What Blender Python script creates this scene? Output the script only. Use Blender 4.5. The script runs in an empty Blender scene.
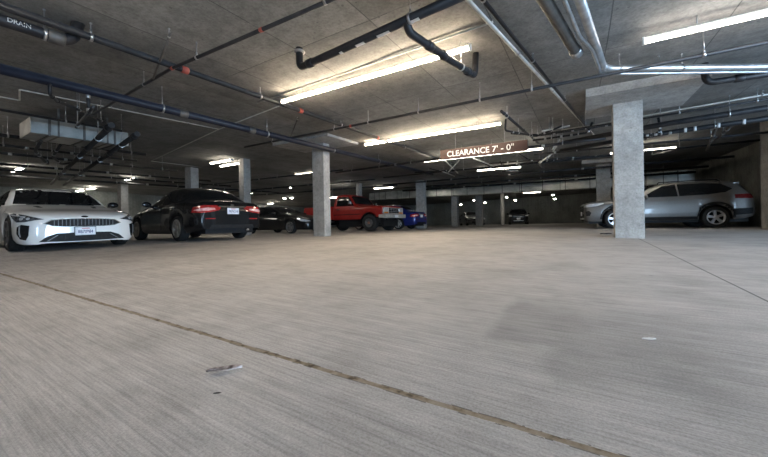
import bpy, bmesh, math, random
from mathutils import Vector, Matrix
from mathutils.bvhtree import BVHTree
rnd = random.Random(7)
C = bpy.context.scene.collection
PI = math.pi
sc = bpy.context.scene

# ------------------------------------------------------------------ camera
H_CAM = 0.58
YAW, ROLL, FPX = math.radians(31.5), math.radians(1.05), 320.0
fw = Vector((-math.sin(YAW), math.cos(YAW), 0))
r0 = Vector((math.cos(YAW), math.sin(YAW), 0))
zz = Vector((0, 0, 1))
rt = r0*math.cos(ROLL) - zz*math.sin(ROLL)
up = r0*math.sin(ROLL) + zz*math.cos(ROLL)
cd = bpy.data.cameras.new('camera')
cam = bpy.data.objects.new('camera', cd)
C.objects.link(cam)
m = Matrix((rt, up, -fw)).transposed().to_4x4()
m.translation = (0, 0, H_CAM)
cam.matrix_world = m
cd.sensor_width = 36.0
cd.lens = 36.0*FPX/768.0
cd.shift_y = -(228.5-213.6)/768.0
cd.clip_start = 0.02
cd.clip_end = 300
sc.camera = cam

# ------------------------------------------------------------------ world, daylight, exposure
w = bpy.data.worlds.new('world'); sc.world = w; w.use_nodes = True
bgn = w.node_tree.nodes['Background']
bgn.inputs['Color'].default_value = (0.50, 0.73, 1.0, 1)
bgn.inputs['Strength'].default_value = 9.5
for pname, ploc, prot, psx, psy in (('entrance_portal', (8.15, -6.1, 1.4), (PI/2, 0, 0), 3.3, 2.9), ('side_portal', (9.9, 3.4, 1.4), (PI/2, 0, PI/2), 4.6, 2.9)):
    pl = bpy.data.lights.new(pname, 'AREA')                  # guides daylight sampling through the two open entrances
    pl.shape = 'RECTANGLE'; pl.size = psx; pl.size_y = psy; pl.cycles.is_portal = True
    po = bpy.data.objects.new(pname, pl); C.objects.link(po); po.location = ploc; po.rotation_euler = prot
vs = sc.view_settings
vs.view_transform = 'Standard'; vs.look = 'None'; vs.gamma = 1.0; vs.use_curve_mapping = False
vs.exposure = 2.1
sc.cycles.use_denoising = True
sc.cycles.max_bounces = 8
sc.cycles.diffuse_bounces = 4
sc.cycles.sample_clamp_indirect = 4.0
LAMP = 13.0      # strip diffuser strength

# ------------------------------------------------------------------ materials
def mat(name, col, rough=0.6, metal=0.0, spec=0.5, coat=0.0):
    m = bpy.data.materials.new(name); m.use_nodes = True
    b = m.node_tree.nodes['Principled BSDF']
    b.inputs['Base Color'].default_value = (*col, 1)
    b.inputs['Roughness'].default_value = rough
    b.inputs['Metallic'].default_value = metal
    b.inputs['Specular IOR Level'].default_value = spec
    b.inputs['Coat Weight'].default_value = coat
    b.inputs['Coat Roughness'].default_value = 0.04
    return m

class NB:
    def __init__(s, m):
        s.t = m.node_tree; s.n = s.t.nodes; s.l = s.t.links
        s.b = s.n['Principled BSDF']
    def new(s, typ, **kw):
        n = s.n.new(typ)
        for k, v in kw.items():
            if k in n.inputs: n.inputs[k].default_value = v
            else: setattr(n, k, v)
        return n
    def link(s, a, b): s.l.new(a, b)
    def coords(s, scale=(1, 1, 1), loc=(0, 0, 0)):
        tc = s.n.new('ShaderNodeTexCoord'); mp = s.n.new('ShaderNodeMapping')
        mp.inputs['Scale'].default_value = scale; mp.inputs['Location'].default_value = loc
        s.link(tc.outputs['Object'], mp.inputs['Vector']); return mp.outputs[0]
    def noise(s, vec, scale, detail=4, rough=0.55):
        n = s.new('ShaderNodeTexNoise', Scale=scale, Detail=detail, Roughness=rough)
        s.link(vec, n.inputs['Vector']); return n.outputs['Fac']
    def ramp(s, fac, stops):
        r = s.n.new('ShaderNodeValToRGB'); e = r.color_ramp.elements
        while len(e) < len(stops): e.new(0.5)
        for i, (p, c) in enumerate(stops):
            e[i].position = p; e[i].color = (*c, 1) if len(c) == 3 else c
        s.link(fac, r.inputs[0]); return r.outputs[0]
    def mix(s, fac, a, b, mode='MIX'):
        n = s.n.new('ShaderNodeMix'); n.data_type = 'RGBA'; n.blend_type = mode
        if isinstance(fac, (int, float)): n.inputs[0].default_value = fac
        else: s.link(fac, n.inputs[0])
        for v, i in ((a, 6), (b, 7)):
            if isinstance(v, tuple): n.inputs[i].default_value = (*v, 1)
            else: s.link(v, n.inputs[i])
        return n.outputs[2]
    def math(s, op, a, b=None, c=None):
        n = s.n.new('ShaderNodeMath'); n.operation = op
        for i, v in enumerate((a, b, c)):
            if v is None: continue
            if isinstance(v, (int, float)): n.inputs[i].default_value = v
            else: s.link(v, n.inputs[i])
        return n.outputs[0]
    def bump(s, h, strength, dist=0.01):
        n = s.new('ShaderNodeBump', Strength=strength, Distance=dist)
        s.link(h, n.inputs['Height']); s.link(n.outputs[0], s.b.inputs['Normal'])
    def xyz(s):
        tc = s.n.new('ShaderNodeTexCoord'); sp = s.n.new('ShaderNodeSeparateXYZ')
        s.link(tc.outputs['Object'], sp.inputs[0]); return sp.outputs
def g(v): return (v, v, v)

def concrete(name, base, form=None, streak=0.0, pit=True, tint=(1, 0.985, 0.95)):
    m = mat(name, g(base), 0.85, spec=0.25); k = NB(m)
    v = k.coords()
    n1 = k.noise(v, 0.9, 7, 0.6); n2 = k.noise(v, 6.0, 6, 0.65); n3 = k.noise(v, 28.0, 5, 0.7)
    t = lambda q: tuple(base*q*c for c in tint)
    col = k.ramp(n1, [(0.3, t(0.74)), (0.5, t(1.0)), (0.7, t(1.22))])
    col = k.mix(0.6, col, k.ramp(n2, [(0.33, g(0.66)), (0.52, g(1.0)), (0.72, g(1.2))]), 'MULTIPLY')
    col = k.mix(0.8, col, k.ramp(n3, [(0.33, g(0.70)), (0.52, g(1.0)), (0.7, g(1.2))]), 'MULTIPLY')
    hgt = k.math('MULTIPLY', n2, 0.6)
    if pit:
        vo = k.new('ShaderNodeTexVoronoi', Scale=7.0); k.link(v, vo.inputs['Vector'])
        pf = k.math('LESS_THAN', vo.outputs['Distance'], k.math('MULTIPLY', k.noise(v, 2.3, 2), 0.16))
        col = k.mix(k.math('MULTIPLY', pf, 0.55), col, g(base*0.35))
    if form:                                                    # plywood form joints
        px, py, ox, oy = form; o = k.xyz()
        wob = k.math('MULTIPLY', k.math('SUBTRACT', k.noise(v, 1.5, 2), 0.5), 0.02)
        def line(c, per, off, wid):
            f = k.math('PINGPONG', k.math('ADD', k.math('ADD', c, 100*per - off), wob), per/2)
            return k.math('LESS_THAN', f, wid)
        ln = k.math('MAXIMUM', line(o[0], px, ox, 0.007), line(o[1], py, oy, 0.007))
        brk = k.math('GREATER_THAN', k.noise(v, 0.9, 3), 0.44)
        lf = k.math('MULTIPLY', ln, k.math('MULTIPLY_ADD', brk, 0.45, 0.3))
        col = k.mix(lf, col, g(base*0.3))
        # every board cast a slightly different grey
        bx = k.math('FLOOR', k.math('DIVIDE', k.math('ADD', o[0], 100*px - ox), px))
        by = k.math('FLOOR', k.math('DIVIDE', k.math('ADD', o[1], 100*py - oy), py))
        wn = k.n.new('ShaderNodeTexWhiteNoise'); wn.noise_dimensions = '2D'
        cb = k.n.new('ShaderNodeCombineXYZ'); k.link(bx, cb.inputs[0]); k.link(by, cb.inputs[1]); k.link(cb.outputs[0], wn.inputs['Vector'])
        col = k.mix(1.0, col, k.ramp(wn.outputs['Value'], [(0, g(0.86)), (1, g(1.1))]), 'MULTIPLY')
        hgt = k.math('SUBTRACT', hgt, k.math('MULTIPLY', ln, 0.8))
    if streak:
        sv = k.coords((9, 9, 0.35)); sn = k.noise(sv, 1.0, 5, 0.6)
        col = k.mix(streak, col, k.ramp(sn, [(0.42, g(0.62)), (0.56, g(1.0))]), 'MULTIPLY')
    k.link(col, k.b.inputs['Base Color'])
    k.bump(hgt, 0.25, 0.02)
    return m

M = {}
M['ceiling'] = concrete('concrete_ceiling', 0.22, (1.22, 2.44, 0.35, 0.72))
M['column'] = concrete('concrete_column', 0.36, streak=0.12, tint=(1, 0.95, 0.885))
M['wall'] = concrete('concrete_wall', 0.31, streak=0.3, tint=(0.97, 1, 0.93))
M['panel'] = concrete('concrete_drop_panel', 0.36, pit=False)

def floor_mat():
    m = mat('concrete_floor', g(0.4), 0.8, spec=0.25); k = NB(m)
    v = k.coords(); o = k.xyz()
    broom = k.noise(k.coords((2.6, 100, 1)), 1.0, 5, 0.75)
    broom2 = k.noise(k.coords((0.9, 26, 1)), 1.0, 5, 0.7)
    big = k.noise(v, 0.35, 5, 0.6); mid = k.noise(v, 2.2, 5, 0.6); fine = k.noise(v, 130, 3, 0.7)
    B = 0.48
    t = lambda q: (B*q*1.0, B*q*0.95, B*q*0.915)
    col = k.ramp(big, [(0.3, t(0.80)), (0.5, t(1.0)), (0.7, t(1.12))])
    col = k.mix(0.6, col, k.ramp(mid, [(0.3, (0.72, 0.71, 0.69)), (0.5, g(1)), (0.72, (1.16, 1.14, 1.12))]), 'MULTIPLY')
    sm2 = k.noise(k.coords((6, 11, 1)), 1.0, 6, 0.7)
    col = k.mix(0.35, col, k.ramp(sm2, [(0.34, (0.70, 0.69, 0.68)), (0.5, g(1)), (0.68, g(1.14))]), 'MULTIPLY')
    col = k.mix(0.8, col, k.ramp(broom, [(0.35, g(0.72)), (0.5, g(1.0)), (0.64, g(1.18))]), 'MULTIPLY')
    col = k.mix(0.7, col, k.ramp(broom2, [(0.35, g(0.86)), (0.6, g(1.06))]), 'MULTIPLY')
    col = k.mix(0.75, col, k.ramp(fine, [(0.3, g(0.66)), (0.52, g(1.0)), (0.72, g(1.22))]), 'MULTIPLY')
    # darker patch with an angular, wobbly edge right of the camera
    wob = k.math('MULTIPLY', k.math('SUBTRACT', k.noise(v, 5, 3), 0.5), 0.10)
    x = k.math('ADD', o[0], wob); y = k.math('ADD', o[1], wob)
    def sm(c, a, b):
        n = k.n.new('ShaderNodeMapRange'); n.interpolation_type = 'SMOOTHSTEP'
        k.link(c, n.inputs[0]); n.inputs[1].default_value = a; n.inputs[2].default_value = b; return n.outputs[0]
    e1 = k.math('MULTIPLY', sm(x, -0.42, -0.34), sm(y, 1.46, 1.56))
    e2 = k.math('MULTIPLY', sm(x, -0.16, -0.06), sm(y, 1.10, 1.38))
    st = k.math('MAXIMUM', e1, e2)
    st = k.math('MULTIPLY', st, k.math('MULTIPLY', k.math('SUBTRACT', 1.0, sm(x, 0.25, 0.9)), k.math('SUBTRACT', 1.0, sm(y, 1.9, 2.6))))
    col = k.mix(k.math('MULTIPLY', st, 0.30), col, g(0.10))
    # scattered spots
    vo = k.new('ShaderNodeTexVoronoi', Scale=2.6); k.link(v, vo.inputs['Vector'])
    sp = k.math('LESS_THAN', k.math('ADD', vo.outputs['Distance'], k.math('MULTIPLY', mid, 0.08)), 0.075)
    col = k.mix(k.math('MULTIPLY', sp, 0.5), col, g(0.12))
    # sawn joints: a wide sealed one across the front, a thin one along the aisle
    jw = k.math('MULTIPLY', k.math('SUBTRACT', k.noise(v, 7, 4), 0.5), 0.012)
    d1 = k.math('ABSOLUTE', k.math('ADD', k.math('SUBTRACT', k.math('MULTIPLY_ADD', o[0], -0.0233, o[1]), 0.9186), jw))
    in1 = k.math('LESS_THAN', d1, 0.0105)
    edge = k.math('MULTIPLY', k.math('LESS_THAN', d1, 0.015), k.math('GREATER_THAN', k.noise(v, 12, 3), 0.5))
    col = k.mix(k.math('MULTIPLY', edge, 0.7), col, (0.06, 0.045, 0.03))
    seal = k.ramp(k.noise(v, 25, 4), [(0.34, (0.08, 0.058, 0.036)), (0.46, (0.24, 0.19, 0.13)), (0.7, (0.34, 0.29, 0.22))])
    col = k.mix(in1, col, seal)
    d2 = k.math('ABSOLUTE', k.math('SUBTRACT', o[0], 0.97)); in2 = k.math('LESS_THAN', d2, 0.007)
    col = k.mix(k.math('MULTIPLY', in2, 0.75), col, g(0.06))
    d3 = k.math('ABSOLUTE', k.math('ADD', o[0], 7.2)); in3 = k.math('LESS_THAN', d3, 0.007)
    col = k.mix(k.math('MULTIPLY', in3, 0.6), col, g(0.06))
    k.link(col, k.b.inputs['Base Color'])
    h = k.math('ADD', k.math('MULTIPLY', broom, 0.6), k.math('MULTIPLY', fine, 0.25))
    h = k.math('SUBTRACT', h, k.math('MULTIPLY', k.math('MAXIMUM', in1, in2), 1.5))
    k.bump(h, 0.55, 0.006)
    return m
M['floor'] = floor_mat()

def noisy(name, a, b, scale, rough, metal=0.0, spec=0.5, stretch=(1, 1, 1), coat=0.0, bump=0.0):
    m = mat(name, a, rough, metal, spec, coat); k = NB(m)
    n = k.noise(k.coords(stretch), scale, 4)
    k.link(k.ramp(n, [(0.35, a), (0.65, b)]), k.b.inputs['Base Color'])
    if bump: k.bump(n, bump, 0.005)
    return m
M['black_pipe'] = noisy('black_iron_pipe', (0.010, 0.010, 0.012), (0.022, 0.021, 0.022), 6, 0.5, 0, 0.3)
M['blue_pipe'] = noisy('dark_painted_pipe', (0.009, 0.010, 0.018), (0.017, 0.018, 0.028), 5, 0.45, 0, 0.3)
M['steel_pipe'] = noisy('grey_steel_pipe', (0.30, 0.31, 0.32), (0.46, 0.47, 0.48), 7, 0.34, 0.75)
M['dull_pipe'] = noisy('brown_iron_pipe', (0.05, 0.045, 0.04), (0.10, 0.09, 0.08), 8, 0.5, 0.2)
M['galv'] = noisy('galvanised_steel', (0.3, 0.3, 0.3), (0.44, 0.44, 0.44), 9, 0.35, 0.9)
M['duct'] = noisy('galvanised_duct', (0.38, 0.39, 0.37), (0.60, 0.61, 0.58), 3, 0.30, 0.6, stretch=(0.6, 1, 1))
M['dull_duct'] = noisy('dull_duct', (0.16, 0.16, 0.15), (0.30, 0.30, 0.28), 3, 0.4, 0.4)
M['conduit'] = noisy('pale_conduit', (0.42, 0.41, 0.38), (0.58, 0.57, 0.53), 6, 0.45, 0.3)
M['red_fit'] = noisy('red_coupling', (0.22, 0.035, 0.02), (0.36, 0.07, 0.05), 12, 0.5)
M['white_mark'] = noisy('white_stencil', (0.55, 0.55, 0.54), (0.68, 0.68, 0.67), 20, 0.6)
M['housing'] = noisy('lamp_housing', (0.62, 0.6, 0.55), (0.72, 0.7, 0.66), 5, 0.45)
M['sign'] = noisy('brown_sign_face', (0.034, 0.0105, 0.0065), (0.046, 0.015, 0.0095), 4, 0.5)
M['glass'] = noisy('dark_car_glass', (0.006, 0.007, 0.008), (0.010, 0.011, 0.012), 2, 0.04, 0, 0.6)
M['rubber'] = noisy('tyre_rubber', (0.012, 0.012, 0.012), (0.022, 0.022, 0.022), 30, 0.75, 0, 0.3)
M['alloy'] = noisy('alloy_wheel', (0.55, 0.55, 0.56), (0.68, 0.68, 0.69), 10, 0.3, 0.8)
M['dark_alloy'] = noisy('dark_alloy_wheel', (0.10, 0.10, 0.10), (0.2, 0.2, 0.2), 10, 0.35, 0.7)
M['chrome'] = noisy('chrome', (0.72, 0.72, 0.72), (0.8, 0.8, 0.8), 3, 0.12, 1.0)
M['old_chrome'] = noisy('weathered_chrome', (0.5, 0.5, 0.48), (0.68, 0.67, 0.64), 12, 0.35, 0.6)
M['grille_bar'] = noisy('dim_grille_bar', (0.06, 0.06, 0.065), (0.10, 0.10, 0.105), 12, 0.4, 0.3)
M['mid_alloy'] = noisy('dim_alloy_wheel', (0.22, 0.21, 0.19), (0.34, 0.33, 0.30), 10, 0.4, 0.7)
M['dim_red_lens'] = noisy('dim_red_lens', (0.10, 0.008, 0.008), (0.16, 0.015, 0.015), 14, 0.15, 0, 0.5)
M['matte_pipe'] = noisy('matte_black_pipe', (0.008, 0.008, 0.009), (0.016, 0.015, 0.015), 8, 0.6, 0, 0.25)
M['plastic'] = noisy('black_plastic', (0.008, 0.008, 0.009), (0.016, 0.016, 0.017), 25, 0.6, 0, 0.25)
M['gloss_black'] = noisy('gloss_black_trim', (0.008, 0.008, 0.009), (0.014, 0.014, 0.015), 5, 0.12)
M['lens'] = noisy('clear_lamp_lens', (0.55, 0.56, 0.58), (0.8, 0.8, 0.82), 14, 0.08, 0.3, 0.7)
M['dark_lens'] = noisy('smoked_lamp_lens', (0.03, 0.03, 0.035), (0.16, 0.16, 0.17), 16, 0.06, 0.2, 0.7)
M['red_lens'] = noisy('red_lamp_lens', (0.30, 0.012, 0.012), (0.42, 0.03, 0.03), 14, 0.1, 0, 0.8, coat=0.6)
M['pale_red_lens'] = noisy('pale_red_lens', (0.75, 0.30, 0.28), (0.88, 0.62, 0.6), 14, 0.1, 0, 0.8)
M['amber'] = noisy('amber_lens', (0.6, 0.2, 0.02), (0.7, 0.28, 0.04), 14, 0.15)
M['plate'] = noisy('licence_plate', (0.72, 0.73, 0.78), (0.82, 0.83, 0.88), 14, 0.4)
M['plate_ink'] = noisy('plate_ink', (0.03, 0.04, 0.16), (0.05, 0.06, 0.2), 14, 0.5)
M['plate_red'] = noisy('plate_red_ink', (0.5, 0.05, 0.06), (0.55, 0.08, 0.08), 14, 0.5)
M['white_paint'] = noisy('white_car_paint', (0.80, 0.79, 0.77), (0.83, 0.82, 0.80), 1, 0.3, 0, 0.5, coat=1.0)
M['black_paint'] = noisy('black_car_paint', (0.006, 0.006, 0.007), (0.007, 0.007, 0.008), 1, 0.25, 0.0, 0.3, coat=0.5)
M['darkest_paint'] = noisy('black_sedan_paint', (0.004, 0.004, 0.005), (0.006, 0.006, 0.006), 1, 0.3, 0, 0.25, coat=0.3)
M['silver_paint'] = noisy('silver_car_paint', (0.135, 0.128, 0.12), (0.165, 0.158, 0.15), 60, 0.42, 0.5, 0.5, coat=0.4)
M['grey_paint'] = noisy('grey_car_paint', (0.10, 0.105, 0.10), (0.13, 0.133, 0.13), 60, 0.4, 0.4, 0.5, coat=1.0)
M['blue_paint'] = noisy('blue_car_paint', (0.012, 0.022, 0.16), (0.016, 0.03, 0.2), 30, 0.28, 0.3, 0.5, coat=1.0)
M['red_paint'] = noisy('red_truck_paint', (0.22, 0.010, 0.008), (0.28, 0.016, 0.012), 2, 0.4, 0, 0.4, coat=0.4)
M['paper'] = noisy('dry_leaf', (0.10, 0.065, 0.05), (0.72, 0.64, 0.62), 28, 0.8)
M['white_paper'] = noisy('white_scrap', (0.7, 0.7, 0.7), (0.85, 0.85, 0.85), 40, 0.8)
M['rust'] = noisy('rusty_brake', (0.25, 0.09, 0.05), (0.4, 0.2, 0.12), 20, 0.7, 0.2)
def lampmat(name, col, s):
    m = bpy.data.materials.new(name); m.use_nodes = True
    t = m.node_tree; b = t.nodes['Principled BSDF']
    b.inputs['Base Color'].default_value = (0.9, 0.9, 0.88, 1)
    b.inputs['Emission Color'].default_value = (*col, 1); b.inputs['Emission Strength'].default_value = s
    return m
M['warm'] = lampmat('warm_diffuser', (1.0, 0.86, 0.68), LAMP)
M['warm_main'] = lampmat('warm_white_diffuser', (1.0, 0.82, 0.60), LAMP*1.85)
M['soft'] = lampmat('soft_diffuser', (1.0, 0.90, 0.80), LAMP*0.8)
M['neutral'] = lampmat('neutral_diffuser', (1.0, 0.91, 0.76), LAMP*0.5)
M['white_lamp'] = lampmat('white_bulb', (1.0, 0.96, 0.84), LAMP)

# ------------------------------------------------------------------ mesh helpers
class MB:
    def __init__(s): s.bm = bmesh.new()
    def face(s, vs, smooth=False):
        try:
            f = s.bm.faces.new(vs); f.smooth = smooth; return f
        except ValueError: return None
    def box(s, x0, x1, y0, y1, z0, z1, rot=None, bev=0.0):
        b = bmesh.new()
        r = bmesh.ops.create_cube(b, size=1)
        for v in b.verts:
            v.co = Vector(((x0+x1)/2 + v.co.x*(x1-x0), (y0+y1)/2 + v.co.y*(y1-y0), (z0+z1)/2 + v.co.z*(z1-z0)))
        if bev: bmesh.ops.bevel(b, geom=b.edges[:], offset=bev, segments=2, affect='EDGES', profile=0.6)
        if rot is not None: bmesh.ops.transform(b, matrix=rot, verts=b.verts)
        s.merge(b); return s
    def merge(s, b):
        vm = {v: s.bm.verts.new(v.co) for v in b.verts}
        for f in b.faces:
            n = s.face([vm[v] for v in f.verts], f.smooth)
        b.free()
    def ring(s, c, t, r, n, ref):
        t = t.normalized(); a = ref - t*ref.dot(t)
        if a.length < 1e-5: a = t.orthogonal()
        a.normalize(); b = t.cross(a)
        return [s.bm.verts.new(c + (a*math.cos(2*PI*i/n) + b*math.sin(2*PI*i/n))*r) for i in range(n)], a
    def tube(s, pts, r, n=12, caps=True):
        pts = [Vector(p) for p in pts]; ref = Vector((0.13, 0.21, 1)); prev = None; first = None
        for i, p in enumerate(pts):
            if i == 0: t = pts[1]-p
            elif i == len(pts)-1: t = p-pts[i-1]
            else: t = (pts[i+1]-p).normalized() + (p-pts[i-1]).normalized()
            rr = r[i] if isinstance(r, (list, tuple)) else r
            ring, ref = s.ring(p, t, rr, n, ref)
            if prev:
                for k in range(n): s.face([prev[k], prev[(k+1) % n], ring[(k+1) % n], ring[k]], True)
            else: first = ring
            prev = ring
        if caps: s.face(first[::-1]); s.face(prev)
        return s
    def lathe(s, prof, n, axis='Y', c=(0, 0, 0), closed=False):
        c = Vector(c); rings = []
        for (a, r) in prof:
            R_ = []
            for i in range(n):
                t = 2*PI*i/n; p, q = r*math.cos(t), r*math.sin(t)
                co = Vector((p, a, q)) if axis == 'Y' else Vector((p, q, a)) if axis == 'Z' else Vector((a, p, q))
                R_.append(s.bm.verts.new(c+co))
            rings.append(R_)
        for j in range(len(rings)-1):
            for i in range(n): s.face([rings[j][i], rings[j][(i+1) % n], rings[j+1][(i+1) % n], rings[j+1][i]], True)
        if not closed: s.face(rings[0]); s.face(rings[-1][::-1])
        return s
    def prism(s, outline, y0, y1, plane='XZ'):
        def P(u, v, d): return Vector((u, d, v)) if plane == 'XZ' else Vector((d, u, v)) if plane == 'YZ' else Vector((u, v, d))
        b = bmesh.new()
        a = [b.verts.new(P(u, v, y0)) for u, v in outline]; c = [b.verts.new(P(u, v, y1)) for u, v in outline]
        n = len(outline); f1 = b.faces.new(a[::-1]); f2 = b.faces.new(c)
        for i in range(n): b.faces.new([a[i], a[(i+1) % n], c[(i+1) % n], c[i]])
        bmesh.ops.triangulate(b, faces=[f1, f2])
        s.merge(b); return s
    def build(s, name, m, parent=None, loc=None):
        bmesh.ops.recalc_face_normals(s.bm, faces=s.bm.faces[:])
        me = bpy.data.meshes.new(name); s.bm.to_mesh(me); s.bm.free()
        me.materials.append(M[m] if isinstance(m, str) else m)
        o = bpy.data.objects.new(name, me); C.objects.link(o)
        if parent: o.parent = parent
        if loc: o.location = loc
        return o
def tag(o, label, cat=None, group=None, kind=None):
    o['label'] = label
    if cat: o['category'] = cat
    if group: o['group'] = group
    if kind: o['kind'] = kind
    return o
def empty(name, loc=(0, 0, 0), rz=0.0):
    o = bpy.data.objects.new(name, None); C.objects.link(o)
    o.location = loc; o.rotation_euler = (0, 0, rz); o.empty_display_size = 0.2
    return o
def text_mesh(name, body, size, m, parent, place, extrude=0.003, squash=1.0, bend=None):
    cu = bpy.data.curves.new('txt', 'FONT'); cu.body = body; cu.size = size; cu.extrude = extrude
    cu.align_x = 'CENTER'; cu.align_y = 'CENTER'; cu.offset = size*0.010
    o = bpy.data.objects.new('txt', cu); C.objects.link(o)
    dg = bpy.context.evaluated_depsgraph_get()
    me = bpy.data.meshes.new_from_object(o.evaluated_get(dg)); me.name = name
    bpy.data.objects.remove(o); bpy.data.curves.remove(cu)
    for v in me.vertices:
        p = Vector((v.co.x*squash, v.co.y, v.co.z))
        v.co = place(p)
    me.materials.clear(); me.materials.append(M[m])
    t = bpy.data.objects.new(name, me); C.objects.link(t); t.parent = parent
    return t

# ------------------------------------------------------------------ levels of the garage
def floor_z(x, y):
    Z = x*fw.x + y*fw.y
    d = Z-7.8; side = -0.004*max(0.0, -x-4.5)
    if d <= -2: return side
    if d < 2: return side-0.031*(d+2)**2/8
    return side-0.031*d
CEIL = 2.87
def ceil_z(x, y):
    Z = x*fw.x + y*fw.y
    d = max(0.0, Z-25.0)
    return CEIL - min(0.062*d, 1.2)

def grid_sheet(name, x0, x1, y0, y1, zf, m, step=0.8, thick=0.3, upw=True):
    nx = int((x1-x0)/step); ny = int((y1-y0)/step)
    b = MB(); V = []
    for j in range(ny+1):
        row = []
        for i in range(nx+1):
            x = x0+(x1-x0)*i/nx; y = y0+(y1-y0)*j/ny
            row.append(b.bm.verts.new((x, y, zf(x, y))))
        V.append(row)
    for j in range(ny):
        for i in range(nx): b.face([V[j][i], V[j][i+1], V[j+1][i+1], V[j+1][i]], True)
    th = -thick if upw else thick
    W = {}
    border = [V[0][i] for i in range(nx+1)] + [V[j][nx] for j in range(1, ny+1)] + [V[ny][i] for i in range(nx-1, -1, -1)] + [V[j][0] for j in range(ny-1, 0, -1)]
    low = [b.bm.verts.new(v.co + Vector((0, 0, th))) for v in border]
    n = len(border)
    for i in range(n): b.face([border[i], border[(i+1) % n], low[(i+1) % n], low[i]])
    b.face(low)
    return b.build(name, m)
X0, X1, Y0, Y1 = -33.0, 9.8, -6.0, 40.0
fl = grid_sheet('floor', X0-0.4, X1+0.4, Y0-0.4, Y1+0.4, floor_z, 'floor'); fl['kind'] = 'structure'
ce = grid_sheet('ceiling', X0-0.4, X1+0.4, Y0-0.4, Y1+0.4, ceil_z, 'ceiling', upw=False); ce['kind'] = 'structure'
def wall(name, *boxes):
    b = MB()
    for bx in boxes: b.box(*bx)
    o = b.build(name, 'wall'); o['kind'] = 'structure'; return o
ZL = -2.4
wall('wall_left', (X0-0.35, X0, Y0, Y1, ZL, 3.1))
wall('wall_back', (X0-0.35, 5.5, Y1, Y1+0.35, ZL, 3.1))
wall('wall_right', (5.4, 5.75, 13.4, Y1+0.35, ZL, 3.1), (X1, X1+0.35, Y0-0.35, 1.1, ZL, 3.1), (X1, X1+0.35, 5.7, 13.4, ZL, 3.1), (X1, X1+0.35, 1.1, 5.7, 2.75, 3.1), (5.4, X1+0.35, 13.05, 13.4, ZL, 3.1))
wall('wall_front', (X0-0.35, 6.5, Y0-0.35, Y0, ZL, 3.1), (6.5, X1+0.35, Y0-0.35, Y0, 2.75, 3.1))

# ------------------------------------------------------------------ columns
def column(x, y, wx, wy, label, cap=None, grp='concrete columns', top=None):
    zt = ceil_z(x, y); zb = floor_z(x, y)
    r = empty('concrete_column', (x, y, zb))
    tag(r, label, 'column', grp, 'structure')
    b = MB().box(-wx/2, wx/2, -wy/2, wy/2, -0.15, (cap[4] if cap else zt)-zb+0.02, bev=0.012)
    b.build('shaft', 'column', r)
    if cap:
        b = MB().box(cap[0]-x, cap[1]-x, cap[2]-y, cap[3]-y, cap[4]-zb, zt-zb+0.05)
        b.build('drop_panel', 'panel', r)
    return r
column(0.84, 8.20, 0.48, 0.36, 'broad pale concrete column standing in front of the silver SUV', (0.13, 1.85, 7.2, 8.95, 2.72))
column(-6.64, 7.25, 0.45, 0.28, 'concrete column standing in front of the red pickup truck', (-7.95, -5.75, 6.55, 7.95, 2.70))
column(-11.1, 7.8, 0.30, 0.30, 'slim grey column rising behind the black sedan with lit tail lamps')
column(-15.3, 8.0, 0.5, 0.36, 'dark column seen over the roof of the black sedan with red tail lamps')
column(-22.8, 8.0, 0.5, 0.36, 'grey column far behind, between the white car and the black sedan')
column(-8.75, 18.9, 0.55, 0.4, 'grey column right behind the blue car', (-9.9, -7.6, 18.2, 19.6, 2.68))
column(0.95, 18.3, 0.55, 0.4, 'concrete column half hidden behind the broad pale column', (0.1, 2.0, 17.4, 19.2, 2.7))
column(-7.35, 27.6, 0.55, 0.4, 'far grey column left of the black SUV by the back wall')
column(-8.8, 25.6, 0.5, 0.4, 'far grey column below the duct, second to the right of the blue car')
column(-12.3, 17.0, 0.28, 0.28, 'pale column seen above the cab of the red pickup')
column(-6.6, 33.4, 0.3, 0.3, 'thin concrete post beside the far black SUV')
column(4.72, 12.18, 1.06, 1.15, 'wide dim concrete pier at the right beside the silver SUV')

# ------------------------------------------------------------------ strip lights
def strip(x0, y, x1, label, z=None, m='warm', wid=0.052, y1=None):
    xm = (x0+x1)/2; zc = ceil_z(xm, y); z = z if z is not None else zc-0.15
    L = abs(x1-x0)/2
    ang = 0 if y1 is None else math.atan2(y1-y, x1-x0)
    ym = y if y1 is None else (y+y1)/2
    r = empty('strip_light', (xm, ym, z), ang)
    tag(r, label, 'light', 'ceiling strip lights')
    MB().box(-L, L, -wid*0.33, wid*0.33, 0.0, 0.035, bev=0.006).build('housing', 'housing', r)
    d = MB(); n = 8
    n = 12; prof = [(wid/2*math.cos(PI*0.90 + PI*1.2*i/n), 0.032*math.sin(PI*0.90 + PI*1.2*i/n)-0.010) for i in range(n+1)]
    d.prism([(a, b) for a, b in prof], -L+0.02, L-0.02, 'YZ').build('diffuser', m, r)
    for s in (-1, 1):
        MB().box(s*L-0.012, s*L+0.012, -wid*0.58, wid*0.58, -0.05, 0.036, bev=0.004).build('end_cap', 'housing', r)
        k = s*L*0.72
        MB().tube([(k, 0, 0.03), (k, 0, ceil_z(xm+k, ym)-z+0.01)], 0.006, 8).build('hanger', 'galv', r)
    return r
strip(-4.72, 4.13, -1.18, 'long bright warm strip light over the middle of the floor, beside the elbowed black pipe', m='warm_main')
strip(-5.6, 8.1, -1.6, 'long warm strip light above the brown clearance sign', m='warm_main')
strip(0.72, 5.22, 4.3, 'long bright strip light above the blue-lit steel pipes', m='soft')
strip(-5.1, 11.35, -0.97, 'warm strip light half hidden by the lower edge of the clearance sign', z=2.575, m='neutral', wid=0.085)
strip(-4.4, 16.3, -2.35, 'warm strip light hanging below the clearance sign', z=2.68, m='neutral', wid=0.11)
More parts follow.
